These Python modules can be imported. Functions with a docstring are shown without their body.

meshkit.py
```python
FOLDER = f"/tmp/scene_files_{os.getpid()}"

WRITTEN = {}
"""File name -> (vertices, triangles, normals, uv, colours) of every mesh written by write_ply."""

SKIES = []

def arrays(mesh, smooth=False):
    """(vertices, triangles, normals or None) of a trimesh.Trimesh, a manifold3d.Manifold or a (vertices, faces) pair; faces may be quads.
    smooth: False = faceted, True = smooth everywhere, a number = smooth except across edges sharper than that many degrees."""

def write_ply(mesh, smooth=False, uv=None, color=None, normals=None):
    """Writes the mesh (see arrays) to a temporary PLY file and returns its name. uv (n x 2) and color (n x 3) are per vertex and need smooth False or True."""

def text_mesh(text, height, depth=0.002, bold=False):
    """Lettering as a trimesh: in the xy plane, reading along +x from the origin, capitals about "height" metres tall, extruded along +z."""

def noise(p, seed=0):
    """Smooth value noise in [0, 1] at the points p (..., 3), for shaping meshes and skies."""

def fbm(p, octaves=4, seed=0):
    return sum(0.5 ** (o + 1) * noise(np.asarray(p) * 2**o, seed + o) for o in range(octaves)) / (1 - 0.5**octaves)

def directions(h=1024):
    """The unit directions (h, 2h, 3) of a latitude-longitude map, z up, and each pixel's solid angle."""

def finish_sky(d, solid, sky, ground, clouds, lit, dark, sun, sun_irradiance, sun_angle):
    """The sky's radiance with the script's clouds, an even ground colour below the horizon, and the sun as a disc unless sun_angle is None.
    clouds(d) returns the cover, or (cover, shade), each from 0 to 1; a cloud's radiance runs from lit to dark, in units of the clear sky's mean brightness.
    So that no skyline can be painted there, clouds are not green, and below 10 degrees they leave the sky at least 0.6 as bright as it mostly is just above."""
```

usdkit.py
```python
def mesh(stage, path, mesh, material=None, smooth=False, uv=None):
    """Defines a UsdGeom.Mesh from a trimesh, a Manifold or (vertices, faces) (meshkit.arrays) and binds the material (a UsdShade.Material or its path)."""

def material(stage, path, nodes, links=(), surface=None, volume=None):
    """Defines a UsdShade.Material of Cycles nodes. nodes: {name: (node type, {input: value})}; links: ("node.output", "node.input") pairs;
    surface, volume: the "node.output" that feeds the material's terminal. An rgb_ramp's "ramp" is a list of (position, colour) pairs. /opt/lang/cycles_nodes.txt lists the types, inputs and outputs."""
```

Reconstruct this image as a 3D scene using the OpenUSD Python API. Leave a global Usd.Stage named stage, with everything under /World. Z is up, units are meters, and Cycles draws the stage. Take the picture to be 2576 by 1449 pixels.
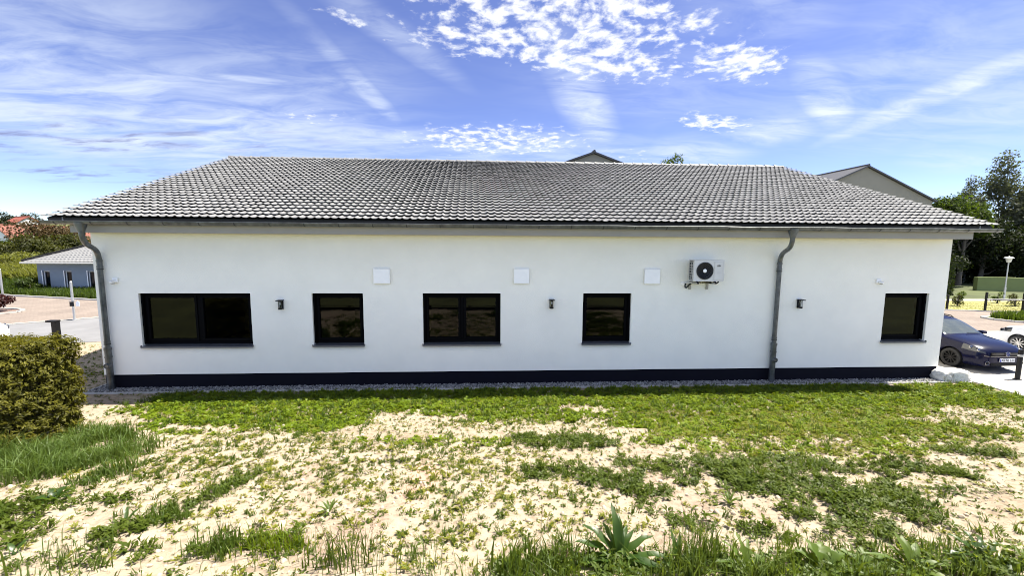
import math, random
import numpy as np, trimesh, shapely
from shapely.geometry import Polygon, box as sbox, LineString
import manifold3d
from manifold3d import Manifold
class m3: Manifold = Manifold
import meshkit, usdkit
from pxr import Usd, UsdGeom, UsdLux, UsdShade, Sdf, Gf, Vt

random.seed(7)
RNG = np.random.default_rng(7)
stage = Usd.Stage.CreateInMemory()
UsdGeom.SetStageUpAxis(stage, UsdGeom.Tokens.z)
UsdGeom.SetStageMetersPerUnit(stage, 1.0)
UsdGeom.Xform.Define(stage, '/World')
stage.SetDefaultPrim(stage.GetPrimAtPath('/World'))
UsdGeom.Scope.Define(stage, '/World/Looks')

# ------------------------------------------------------------------ camera
EXPOSURE = 1.65
PITCH, YAW, ROLL, CAM_H = 0.1055, 0.0555, 0.0066, 4.0986
_F = np.array([math.sin(YAW) * math.cos(PITCH), math.cos(YAW) * math.cos(PITCH), -math.sin(PITCH)])
_R0 = np.array([math.cos(YAW), -math.sin(YAW), 0.0])
_U0 = np.cross(_R0, _F)
_R = math.cos(ROLL) * _R0 + math.sin(ROLL) * _U0
_U = -math.sin(ROLL) * _R0 + math.cos(ROLL) * _U0
cam = UsdGeom.Camera.Define(stage, '/World/camera')
cam.CreateHorizontalApertureAttr(36.0)
cam.CreateVerticalApertureAttr(36.0 * 577 / 1024)
cam.CreateFocalLengthAttr(36.0 * 1040 / 2576)
cam.CreateClippingRangeAttr(Gf.Vec2f(0.05, 2000))
cam.CreateExposureAttr(EXPOSURE)
_M = np.eye(4); _M[0, :3] = _R; _M[1, :3] = _U; _M[2, :3] = -_F; _M[3, :3] = (0, 0, CAM_H)
cam.AddTransformOp().Set(Gf.Matrix4d(*_M.ravel().tolist()))

# ------------------------------------------------------------------ sun and sky
SUN = np.array([0.50, 0.075, 1.0]); SUN = SUN / np.linalg.norm(SUN)
SUN_INTENSITY, SKY_STRENGTH = 1.2, 0.071
sun = UsdLux.DistantLight.Define(stage, '/World/sun')
sun.CreateIntensityAttr(SUN_INTENSITY); sun.CreateAngleAttr(0.53); sun.CreateNormalizeAttr(True)
sun.CreateColorAttr(Gf.Vec3f(1.0, 0.94, 0.84))
_z = SUN; _x = np.cross([0, 1, 0], _z); _x /= np.linalg.norm(_x); _y = np.cross(_z, _x)
_M = np.eye(4); _M[0, :3] = _x; _M[1, :3] = _y; _M[2, :3] = _z
sun.AddTransformOp().Set(Gf.Matrix4d(*_M.ravel().tolist()))

def build_sky():
    N, L = {}, []
    N['tc'] = ('texture_coordinate', {})
    N['sep'] = ('separate_xyz', {}); L.append(('tc.generated', 'sep.vector'))
    N['zmax'] = ('math', {'math_type': 'maximum', 'value2': 0.0}); L.append(('sep.z', 'zmax.value1'))
    N['zoff'] = ('math', {'math_type': 'add', 'value2': 0.1}); L.append(('zmax.value', 'zoff.value1'))
    for a in 'xy':
        N['d' + a] = ('math', {'math_type': 'divide'}); L += [('sep.' + a, f'd{a}.value1'), ('zoff.value', f'd{a}.value2')]
    N['P'] = ('combine_xyz', {}); L += [('dx.value', 'P.x'), ('dy.value', 'P.y')]
    def ellipse(name, cx, cy, rx, ry, ang, fac):
        N[name + 'm'] = ('mapping', {'mapping_type': 'texture', 'location': (cx, cy, 0), 'rotation': (0, 0, math.radians(ang)), 'scale': (rx, ry, 1)})
        N[name + 'g'] = ('gradient_texture', {'gradient_type': 'spherical'})
        N[name + 's'] = ('map_range', {'range_type': 'smoothstep', 'from_min': 0.0, 'from_max': 0.8, 'to_max': fac, 'clamp': True})
        L.extend([('P.vector', name + 'm.vector'), (name + 'm.vector', name + 'g.vector'), (name + 'g.fac', name + 's.value')])
        return name + 's.result'
    def fold(name, outs, op='maximum'):
        cur = outs[0]
        for i, o in enumerate(outs[1:]):
            k = f'{name}{i}'
            N[k] = ('math', {'math_type': op}); L.extend([(cur, k + '.value1'), (o, k + '.value2')]); cur = k + '.value'
        return cur
    # puffs
    puffs = [ellipse(f'pu{i}', *e) for i, e in enumerate([
        (.1, .25, 2.3, 1.65, 0, .92), (.30, 1.55, 1.05, .34, 8, .95), (.45, 1.84, .80, .32, 8, 1.0), (.0, 1.7, .6, .32, 0, .95), (1.06, 1.80, .42, .28, 20, 1.0), (1.30, 2.43, .46, .22, 10, .95),
        (.05, 2.9, 1.1, .55, 0, .9), (-.52, 1.62, .16, .1, 30, .8), (-1.0, 2.5, .4, .2, 0, .6), (1.0, 3.1, .5, .3, 0, .5)])]
    pm = fold('pf', puffs)
    N['warp'] = ('noise_texture', {'scale': 3.0, 'detail': 3.0}); L.append(('P.vector', 'warp.vector'))
    N['wv'] = ('vector_math', {'math_type': 'scale', 'scale': 0.13}); L.append(('warp.color', 'wv.vector1'))
    N['Pw'] = ('vector_math', {'math_type': 'add'}); L += [('P.vector', 'Pw.vector1'), ('wv.vector', 'Pw.vector2')]
    N['n1'] = ('noise_texture', {'scale': 15.0, 'detail': 6.0, 'roughness': 0.58}); L.append(('Pw.vector', 'n1.vector'))
    N['ng'] = ('noise_texture', {'scale': 0.8, 'detail': 2.0}); L.append(('P.vector', 'ng.vector'))
    N['ngs'] = ('map_range', {'range_type': 'smoothstep', 'from_min': 0.62, 'from_max': 0.85, 'to_max': 0.5, 'clamp': True}); L.append(('ng.fac', 'ngs.value'))
    pm2 = fold('pg', [pm, 'ngs.result'])
    N['pk'] = ('math', {'math_type': 'multiply_add', 'value2': 0.36}); L += [(pm2, 'pk.value1'), ('n1.fac', 'pk.value3')]
    N['pc'] = ('map_range', {'range_type': 'smoothstep', 'from_min': 0.72, 'from_max': 0.97, 'to_max': 0.95, 'clamp': True}); L.append(('pk.value', 'pc.value'))
    # thin streaks and veils
    streaks = [ellipse(f'st{i}', *e) for i, e in enumerate([
        (1.68, 2.06, .75, .16, 42, 1.2), (2.2, 1.9, 1.5, 1.1, 20, .5), (.9, 2.1, 1.0, .6, 10, .25), (2.09, 1.95, .95, .20, 86, 1.15), (.54, 2.35, .95, .20, 66, 1.0), (-.62, 2.15, .75, .10, 82, .75), (-.35, 1.75, .6, .12, 60, .5), (1.0, 1.5, .5, .3, 20, .4), (1.75, 1.75, .5, .4, 60, .4),
        (-1.08, 2.08, .36, .07, 18, .9), (1.70, 2.50, .40, .40, 0, .85), (1.45, 3.05, .6, .6, 0, .7), (-.9, 2.95, .9, .6, 0, .75), (3.1, 2.7, .6, .3, 20, .5),
        (0.0, -.35, 2.7, 1.8, 0, 1.15), (-2.0, 2.5, 2.3, 1.6, 40, .85), (-1.6, 1.55, .9, .6, 0, .5), (-.9, 2.0, .8, .5, 20, .4), (.4, 3.2, 1.6, .7, 0, .6), (2.3, 1.4, .6, .5, 60, .3)])]
    sm = fold('sf', streaks)
    N['cm'] = ('mapping', {'rotation': (0, 0, math.radians(-35)), 'scale': (1.2, 3.2, 1)}); L.append(('Pw.vector', 'cm.vector'))
    N['cn'] = ('noise_texture', {'scale': 1.6, 'detail': 8.0, 'roughness': 0.62, 'distortion': 0.6}); L.append(('cm.vector', 'cn.vector'))
    N['cr'] = ('map_range', {'range_type': 'smoothstep', 'from_min': 0.22, 'from_max': 0.78, 'clamp': True}); L.append(('cn.fac', 'cr.value'))
    N['cmul'] = ('math', {'math_type': 'multiply'}); L += [(sm, 'cmul.value1'), ('cr.result', 'cmul.value2')]
    N['cg'] = ('math', {'math_type': 'multiply_add', 'value2': 0.04}); L += [('cr.result', 'cg.value1'), ('cmul.value', 'cg.value3')]
    # colours
    N['sky'] = ('sky_texture', {'sky_type': 'single_scattering', 'sun_disc': False, 'sun_elevation': float(math.asin(SUN[2])), 'sun_rotation': float(math.atan2(SUN[0], SUN[1])),
                                'altitude': 2500.0, 'air_density': 1.0, 'aerosol_density': 0.25, 'ozone_density': 2.5})
    N['hs'] = ('hsv', {'hue': 0.521, 'saturation': 1.06, 'value': 0.95}); L.append(('sky.color', 'hs.color'))
    N['mc'] = ('mix', {'mix_type': 'mix', 'color2': CIRRUS}); L += [('cg.value', 'mc.fac'), ('hs.color', 'mc.color1')]
    # grey undersides in the layer low on the left
    gm = fold('gf', [ellipse('gr0', -2.5, 2.75, 1.3, .55, 0, 1.0), ellipse('gr1', -3.3, 3.4, 1.2, .5, 20, .8), ellipse('gr2', -1.6, 2.9, .8, .35, 0, .7)])
    N['gmap'] = ('mapping', {'scale': (0.8, 2.4, 1), 'rotation': (0, 0, math.radians(-40))}); L.append(('Pw.vector', 'gmap.vector'))
    N['gn'] = ('noise_texture', {'scale': 3.2, 'detail': 6.0, 'roughness': 0.6}); L.append(('gmap.vector', 'gn.vector'))
    N['gk'] = ('map_range', {'range_type': 'smoothstep', 'from_min': 0.48, 'from_max': 0.68, 'to_max': 0.92, 'clamp': True}); L.append(('gn.fac', 'gk.value'))
    N['gmul'] = ('math', {'math_type': 'multiply'}); L += [(gm, 'gmul.value1'), ('gk.result', 'gmul.value2')]
    N['md'] = ('mix', {'mix_type': 'mix', 'color2': GREYCLOUD}); L += [('gmul.value', 'md.fac'), ('mc.color', 'md.color1')]
    N['mp'] = ('mix', {'mix_type': 'mix', 'color2': PUFF}); L += [('pc.result', 'mp.fac'), ('md.color', 'mp.color1')]
    N['bg'] = ('background_shader', {'strength': SKY_STRENGTH}); L.append(('mp.color', 'bg.color'))
    return usdkit.material(stage, '/World/Looks/sky', N, L, surface='bg.background')
CIRRUS, PUFF, GREYCLOUD = (4.1, 4.55, 5.2), (5.2, 5.3, 5.4), (1.35, 1.55, 2.7)
dome = UsdLux.DomeLight.Define(stage, '/World/sky')
UsdShade.MaterialBindingAPI.Apply(dome.GetPrim()).Bind(build_sky())
dome.GetPrim().SetCustomDataByKey('kind', 'structure')

# ------------------------------------------------------------------ helpers
_used = {}
def numbered(parent, name):
    k = (parent, name); n = _used.get(k, 0); _used[k] = n + 1
    return f'{parent}/{name}' if n == 0 else f'{parent}/{name}_{n:03d}'
def tag(p, label=None, category=None, group=None, kind=None):
    p = p.GetPrim() if hasattr(p, 'GetPrim') else p
    for k, v in (('label', label), ('category', category), ('group', group), ('kind', kind)):
        if v: p.SetCustomDataByKey(k, v)
    return p
def thing(name, label, category, loc=(0, 0, 0), rz=0.0, group=None, scale=None):
    path = numbered('/World', name)
    x = UsdGeom.Xform.Define(stage, path)
    x.AddTranslateOp().Set(Gf.Vec3d(*map(float, loc)))
    if rz: x.AddRotateZOp().Set(float(rz))
    if scale: x.AddScaleOp().Set(Gf.Vec3f(*map(float, scale)))
    tag(x, label, category, group)
    return path
def put(parent, name, mesh, mat, smooth=False, label=None, kind=None):
    if isinstance(mesh, MB): mesh = mesh.get()
    path = numbered(parent, name)
    p = usdkit.mesh(stage, path, mesh, mat, smooth=smooth)
    tag(p, label, None, None, kind)
    return path
def solo(name, mesh, mat, label, category, group=None, kind=None, smooth=False):
    path = put('/World', name, mesh, mat, smooth)
    tag(stage.GetPrimAtPath(path), label, category, group, kind)
    return path
def structure(name, mesh, mat, smooth=False, kind='structure', parent='/World'):
    return put(parent, name, mesh, mat, smooth, kind=kind)
def copy_of(src, name, label, loc, rz=0.0, group=None, scale=None, category=None):
    was = stage.GetPrimAtPath(src).GetCustomData()
    path = numbered('/World', name)
    x = UsdGeom.Xform.Define(stage, path)
    x.GetPrim().GetReferences().AddInternalReference(Sdf.Path(src)); x.GetPrim().SetInstanceable(True)
    x.ClearXformOpOrder()
    x.MakeMatrixXform().Set(Gf.Matrix4d(1))
    m = Gf.Matrix4d(1)
    if scale: m = Gf.Matrix4d().SetScale(Gf.Vec3d(*map(float, scale)))
    m = m * Gf.Matrix4d().SetRotate(Gf.Rotation(Gf.Vec3d(0, 0, 1), float(rz))) * Gf.Matrix4d().SetTranslate(Gf.Vec3d(*map(float, loc)))
    x.MakeMatrixXform().Set(m)
    tag(x, label, category or was.get('category'), group or was.get('group'))
    return path

class MB:
    def __init__(s): s.v, s.f, s.n = [], [], 0
    def add(s, v, f):
        v = np.asarray(v, float); f = np.asarray(f, int)
        if f.shape[1] == 4: f = np.vstack([f[:, [0, 1, 2]], f[:, [0, 2, 3]]])
        s.v.append(v); s.f.append(f + s.n); s.n += len(v); return s
    def tm(s, m): return s.add(m.vertices, m.faces)
    def man(s, m):
        a = m.to_mesh(); return s.add(a.vert_properties[:, :3], a.tri_verts)
    def box(s, x0, y0, z0, x1, y1, z1):
        v = [[x, y, z] for x in (x0, x1) for y in (y0, y1) for z in (z0, z1)]
        return s.add(v, [[0, 1, 3, 2], [4, 6, 7, 5], [0, 4, 5, 1], [2, 3, 7, 6], [0, 2, 6, 4], [1, 5, 7, 3]])
    def bbox(s, x0, y0, z0, x1, y1, z1, b=0.01):
        """box with chamfered edges"""
        pts = []
        for k in range(3):
            lo = np.array([x0, y0, z0], float) + b; hi = np.array([x1, y1, z1], float) - b
            lo[k] -= b; hi[k] += b
            pts += [[x, y, z] for x in (lo[0], hi[0]) for y in (lo[1], hi[1]) for z in (lo[2], hi[2])]
        return s.man(m3.Manifold.hull_points(np.array(pts)))
    def tube(s, pts, r, sides=8, cap=True):
        p = np.asarray(pts, float); n = len(p)
        rr = np.broadcast_to(np.asarray(r, float), (n,))
        t = np.gradient(p, axis=0); t /= np.linalg.norm(t, axis=1, keepdims=True) + 1e-12
        ref = np.array([1.0, 0, 0]) if abs(t[0, 0]) < 0.8 else np.array([0, 1.0, 0])
        a = ref - t * (t @ ref)[:, None]; a /= np.linalg.norm(a, axis=1, keepdims=True) + 1e-12
        b = np.cross(t, a); an = np.arange(sides) * 2 * np.pi / sides
        v = (p[:, None] + rr[:, None, None] * (np.cos(an)[None, :, None] * a[:, None] + np.sin(an)[None, :, None] * b[:, None])).reshape(-1, 3)
        f = []
        for i in range(n - 1):
            for j in range(sides):
                k = (j + 1) % sides
                f.append([i * sides + j, i * sides + k, (i + 1) * sides + k, (i + 1) * sides + j])
        f = np.array(f); f = np.vstack([f[:, [0, 1, 2]], f[:, [0, 2, 3]]])
        if cap:
            c = len(v); v = np.vstack([v, p[0], p[-1]])
            e = [[c, (j + 1) % sides, j] for j in range(sides)] + [[c + 1, (n - 1) * sides + j, (n - 1) * sides + (j + 1) % sides] for j in range(sides)]
            f = np.vstack([f, e])
        return s.add(v, f)
    def lathe(s, prof, sides=16, axis='z', at=(0, 0, 0)):
        """prof: list of (r, h)"""
        an = np.arange(sides) * 2 * np.pi / sides
        v = np.array([[r * np.cos(a), r * np.sin(a), h] for r, h in prof for a in an])
        f = [[i * sides + j, i * sides + (j + 1) % sides, (i + 1) * sides + (j + 1) % sides, (i + 1) * sides + j] for i in range(len(prof) - 1) for j in range(sides)]
        if axis == 'y': v = np.stack([v[:, 0], v[:, 2], -v[:, 1]], 1)     # height along +y
        if axis == 'x': v = np.stack([v[:, 2], v[:, 1], -v[:, 0]], 1)
        return s.add(v + np.asarray(at, float), f)
    def disc(s, r, sides=16, axis='y', at=(0, 0, 0)):
        an = np.arange(sides) * 2 * np.pi / sides
        v = np.vstack([[0, 0, 0], np.stack([r * np.cos(an), r * np.sin(an), 0 * an], 1)])
        if axis == 'y': v = np.stack([v[:, 0], v[:, 2], -v[:, 1]], 1)
        if axis == 'x': v = np.stack([v[:, 2], v[:, 1], -v[:, 0]], 1)
        return s.add(v + np.asarray(at, float), [[0, 1 + j, 1 + (j + 1) % sides] for j in range(sides)])
    def get(s):
        return trimesh.Trimesh(np.vstack(s.v), np.vstack(s.f), process=False)
def vpane(x0, y, z0, x1, z1):
    """a pane of glass as one sheet facing -y"""
    return MB().add([(x0, y, z0), (x1, y, z0), (x1, y, z1), (x0, y, z1)], [[0, 1, 2, 3]])
def extrude(poly, depth):
    ms = [trimesh.creation.extrude_polygon(g, depth, engine='earcut') for g in getattr(poly, 'geoms', [poly])]
    return trimesh.util.concatenate(ms)
def upright(m, y0):
    """a mesh extruded along z from the xy plane -> plane xz, extruded along +y from y0"""
    v = np.array(m.vertices); m = m.copy()
    m.vertices = np.stack([v[:, 0], y0 + v[:, 2], v[:, 1]], 1); m.faces = m.faces[:, ::-1]
    return m
def sheet(poly, z):
    """flat polygon sheet facing up"""
    v, f = trimesh.creation.triangulate_polygon(poly, engine='earcut')
    v = np.column_stack([v, np.full(len(v), z)])
    a = np.cross(v[f[:, 1]] - v[f[:, 0]], v[f[:, 2]] - v[f[:, 0]])[:, 2]
    f = np.where((a < 0)[:, None], f[:, ::-1], f)
    return trimesh.Trimesh(v, f, process=False)

# ------------------------------------------------------------------ materials
def plain(name, color, rough=0.6, metal=0.0, var=0.12, scale=6.0, bump=0.0, bscale=60.0, spec=0.5, coat=0.0, detail=4.0, bdist=0.01, color2=None):
    c = np.array(color, float); c2 = np.array(color2, float) if color2 is not None else c * (1 - var)
    N = {'g': ('geometry', {}), 'n': ('noise_texture', {'scale': scale, 'detail': detail, 'roughness': 0.6}),
         'r': ('rgb_ramp', {'ramp': [(0.3, tuple(c2)), (0.7, tuple(np.minimum(c * (1 + var * .5) if color2 is None else c, 1)))]}),
         'p': ('principled_bsdf', {'roughness': rough, 'metallic': metal, 'specular_ior_level': spec, 'coat_weight': coat})}
    L = [('g.position', 'n.vector'), ('n.fac', 'r.fac'), ('r.color', 'p.base_color')]
    if bump:
        N['bn'] = ('noise_texture', {'scale': bscale, 'detail': 3.0}); N['b'] = ('bump', {'strength': bump, 'distance': bdist})
        L += [('g.position', 'bn.vector'), ('bn.fac', 'b.height'), ('b.normal', 'p.normal')]
    return usdkit.material(stage, '/World/Looks/' + name, N, L, surface='p.BSDF')
def leafy(name, c1, c2, trans=0.4, scale=3.0, rough=0.5, tcol=None, gloss=0.015, island=0.5):
    """foliage: reflects and lets light through; tone varies by place and from leaf to leaf"""
    c1, c2 = np.array(c1, float), np.array(c2, float)
    t1 = np.array(tcol, float) if tcol is not None else np.minimum((c1 + c2) * np.array([0.75, 0.8, 0.35]), 1)
    N = {'g': ('geometry', {}), 'n': ('noise_texture', {'scale': scale, 'detail': 3.0}),
         'm': ('mix_float', {'fac': island}), 'r': ('rgb_ramp', {'ramp': [(0.2, tuple(c1)), (0.8, tuple(c2))]}),
         'd': ('diffuse_bsdf', {}), 't': ('translucent_bsdf', {'color': tuple(t1)}), 'gl': ('glossy_bsdf', {'roughness': rough, 'color': (1, 1, 1)}),
         'x': ('mix_closure', {'fac': trans}), 'y': ('mix_closure', {'fac': gloss})}
    L = [('g.position', 'n.vector'), ('n.fac', 'm.a'), ('g.random_per_island', 'm.b'), ('m.result', 'r.fac'), ('r.color', 'd.color'),
         ('d.BSDF', 'x.closure1'), ('t.BSDF', 'x.closure2'), ('x.closure', 'y.closure1'), ('gl.BSDF', 'y.closure2')]
    return usdkit.material(stage, '/World/Looks/' + name, N, L, surface='y.closure')
def pane_glass(name, ior=1.36, tint=(0.75, 0.78, 0.8)):
    N = {'f': ('fresnel', {'IOR': ior}), 't': ('transparent_bsdf', {'color': tint}), 'g': ('glossy_bsdf', {'roughness': 0.0, 'color': (1, 1, 1)}), 'm': ('mix_closure', {})}
    return usdkit.material(stage, '/World/Looks/' + name, N, [('f.fac', 'm.fac'), ('t.BSDF', 'm.closure1'), ('g.BSDF', 'm.closure2')], surface='m.closure')

M = {}
M['stucco'] = plain('stucco', (0.89, 0.865, 0.76), rough=0.95, var=0.035, scale=1.3, bump=0.7, bscale=55, spec=0.2, bdist=0.012)
M['plinth'] = plain('plinth', (0.003, 0.003, 0.007), rough=0.85, spec=0.15, var=0.2, scale=3, bump=0.2, bscale=120)
M['black'] = plain('black_paint', (0.004, 0.004, 0.0045), rough=0.5, spec=0.3, var=0.1)
M['frame'] = plain('anthracite_frame', (0.002, 0.002, 0.0022), rough=0.75, var=0.08, spec=0.06)
M['sill'] = plain('sill_metal', (0.16, 0.17, 0.19), rough=0.35, metal=0.6, var=0.1)
M['zinc'] = plain('zinc', (0.14, 0.148, 0.15), rough=0.38, metal=0.75, var=0.45, scale=6, bump=0.05, bscale=20)
M['zinc_dark'] = plain('zinc_dark', (0.05, 0.052, 0.055), rough=0.5, metal=0.5, var=0.3)
M['fascia'] = plain('fascia_paint', (0.34, 0.325, 0.30), rough=0.6, var=0.06, scale=2)
M['soffit'] = plain('soffit_paint', (0.30, 0.28, 0.25), rough=0.7, var=0.06)
for i, k in enumerate((0.9, 1.0, 1.12)):
    M[f'tile{i}'] = plain(f'roof_tile_{i}', np.array((0.190, 0.190, 0.190)) * k, rough=0.52, var=0.34, scale=9, bump=0.1, bscale=50, spec=0.55)
M['underlay'] = plain('underlay', (0.02, 0.02, 0.02), rough=0.9)
M['white'] = plain('white_plastic', (0.93, 0.92, 0.88), rough=0.4, var=0.03)
M['offwhite'] = plain('off_white_metal', (0.60, 0.59, 0.55), rough=0.4, var=0.05)
M['glass'] = pane_glass('window_glass')
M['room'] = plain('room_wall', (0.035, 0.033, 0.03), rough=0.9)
M['roomfloor'] = plain('room_floor', (0.12, 0.1, 0.08), rough=0.8)
M['gravel0'] = plain('gravel_light', (0.40, 0.395, 0.38), rough=0.85, var=0.25, scale=20)
M['gravel1'] = plain('gravel_grey', (0.24, 0.24, 0.235), rough=0.85, var=0.25, scale=20)
M['gravel2'] = plain('gravel_dark', (0.11, 0.11, 0.11), rough=0.85, var=0.25, scale=20)
M['concrete'] = plain('concrete', (0.38, 0.37, 0.345), rough=0.9, var=0.2, scale=4, bump=0.2, bscale=80)
M['asphalt'] = plain('asphalt', (0.16, 0.16, 0.165), rough=0.9, var=0.18, scale=0.8, bump=0.2, bscale=120)
M['steel'] = plain('galvanised_steel', (0.5, 0.51, 0.52), rough=0.4, metal=0.7, var=0.15)

# ================================================================== GROUND
D = 11.8                       # facade plane y
def ramp(x, y):
    t = np.clip(9.8 - np.asarray(y, float), 0, 8)
    return .11 * t * np.clip(t / 1.5, 0, 1) * np.clip((14.6 - np.asarray(x, float)) / 1.5, 0, 1)
def ground_z(x, y):
    x, y = np.asarray(x, float), np.asarray(y, float)
    m = np.clip((11.0 - y) / 1.2, 0, 1) * np.clip((14.4 - x) / 1.0, 0, 1) * np.clip((x + 14) / 2, 0, 1)
    p = np.stack([x, y, 0 * x], -1)
    return ramp(x, y) + m * (0.16 * (meshkit.fbm(p * 0.8, 3, 3) - 0.5) + 0.05 * (meshkit.fbm(p * 4.0, 3, 9) - 0.5))

def grid_mesh(xs, ys, zf):
    X, Y = np.meshgrid(xs, ys, indexing='ij')
    V = np.stack([X, Y, zf(X, Y)], -1).reshape(-1, 3)
    n, m = len(xs), len(ys); i, j = np.meshgrid(np.arange(n - 1), np.arange(m - 1), indexing='ij')
    q = np.stack([i * m + j, (i + 1) * m + j, (i + 1) * m + j + 1, i * m + j + 1], -1).reshape(-1, 4)
    return trimesh.Trimesh(V, np.vstack([q[:, [0, 1, 2]], q[:, [0, 2, 3]]]), process=False)

def soil_material():
    N = {'g': ('geometry', {}), 'n1': ('noise_texture', {'scale': 0.55, 'detail': 5.0, 'roughness': 0.6}), 'n2': ('noise_texture', {'scale': 9.0, 'detail': 6.0, 'roughness': 0.65}),
         'r1': ('rgb_ramp', {'ramp': [(0.3, (0.235, 0.186, 0.13)), (0.5, (0.305, 0.256, 0.186)), (0.68, (0.265, 0.202, 0.15))]}),
         'r2': ('rgb_ramp', {'ramp': [(0.30, (0.55, 0.50, 0.46)), (0.55, (1, 1, 1)), (0.8, (1.12, 1.1, 1.08))]}),
         'mx': ('mix', {'mix_type': 'multiply', 'fac': 0.85}), 'n3': ('noise_texture', {'scale': 40.0, 'detail': 4.0}),
         'sm': ('mapping', {'mapping_type': 'texture', 'location': (-1.05, 6.2, 0), 'scale': (0.55, 1.3, 4)}), 'sg': ('gradient_texture', {'gradient_type': 'spherical'}),
         'smul': ('math', {'math_type': 'multiply'}), 'sk': ('map_range', {'from_min': 0.16, 'from_max': 0.4, 'to_max': 0.6, 'clamp': True}),
         'st': ('mix', {'mix_type': 'mix', 'color2': (0.42, 0.24, 0.18)}),
         'b': ('bump', {'strength': 0.6, 'distance': 0.02}), 'ad': ('math', {'math_type': 'multiply_add', 'value2': 0.4}),
         'p': ('principled_bsdf', {'roughness': 0.95, 'specular_ior_level': 0.15})}
    L = [('g.position', k + '.vector') for k in ('n1', 'n2', 'n3', 'sm')] + [('n1.fac', 'r1.fac'), ('n2.fac', 'r2.fac'), ('r1.color', 'mx.color1'), ('r2.color', 'mx.color2'),
         ('sm.vector', 'sg.vector'), ('sg.fac', 'smul.value1'), ('n2.fac', 'smul.value2'), ('smul.value', 'sk.value'), ('sk.result', 'st.fac'), ('mx.color', 'st.color1'),
         ('n3.fac', 'ad.value1'), ('n2.fac', 'ad.value3'), ('ad.value', 'b.height'), ('st.color', 'p.base_color'), ('b.normal', 'p.normal')]
    return usdkit.material(stage, '/World/Looks/soil', N, L, surface='p.BSDF')
M['soil'] = soil_material()
xs = np.unique(np.concatenate([np.linspace(-300, -14, 30), np.arange(-14, 15.2, 0.09), np.linspace(15.2, 300, 30)]))
ys = np.unique(np.concatenate([np.linspace(-60, 2, 14), np.arange(2, 11.3, 0.09), np.linspace(11.4, 60, 20), np.linspace(60, 600, 30)]))
structure('ground', grid_mesh(xs, ys, ground_z), M['soil'], smooth=True)

_rg = plain('rough_grass', (.10, .11, .035), rough=.95, var=.5, scale=.5, bump=.6, bscale=6, bdist=.1)
_gx, _gy = np.linspace(-90, 90, 90), np.linspace(-50, 2.95, 30)
structure('rough_grass', grid_mesh(_gx, _gy, lambda X, Y: ramp(X, Y) + .13), _rg, smooth=True)
for _a, _b in ((-60.0, -10.6), (15.6, 60.0)):
    structure('rough_grass', grid_mesh(np.linspace(_a, _b, 40), np.linspace(2.96, 8.4, 12), lambda X, Y: ramp(X, Y) + .13), _rg, smooth=True)
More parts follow.
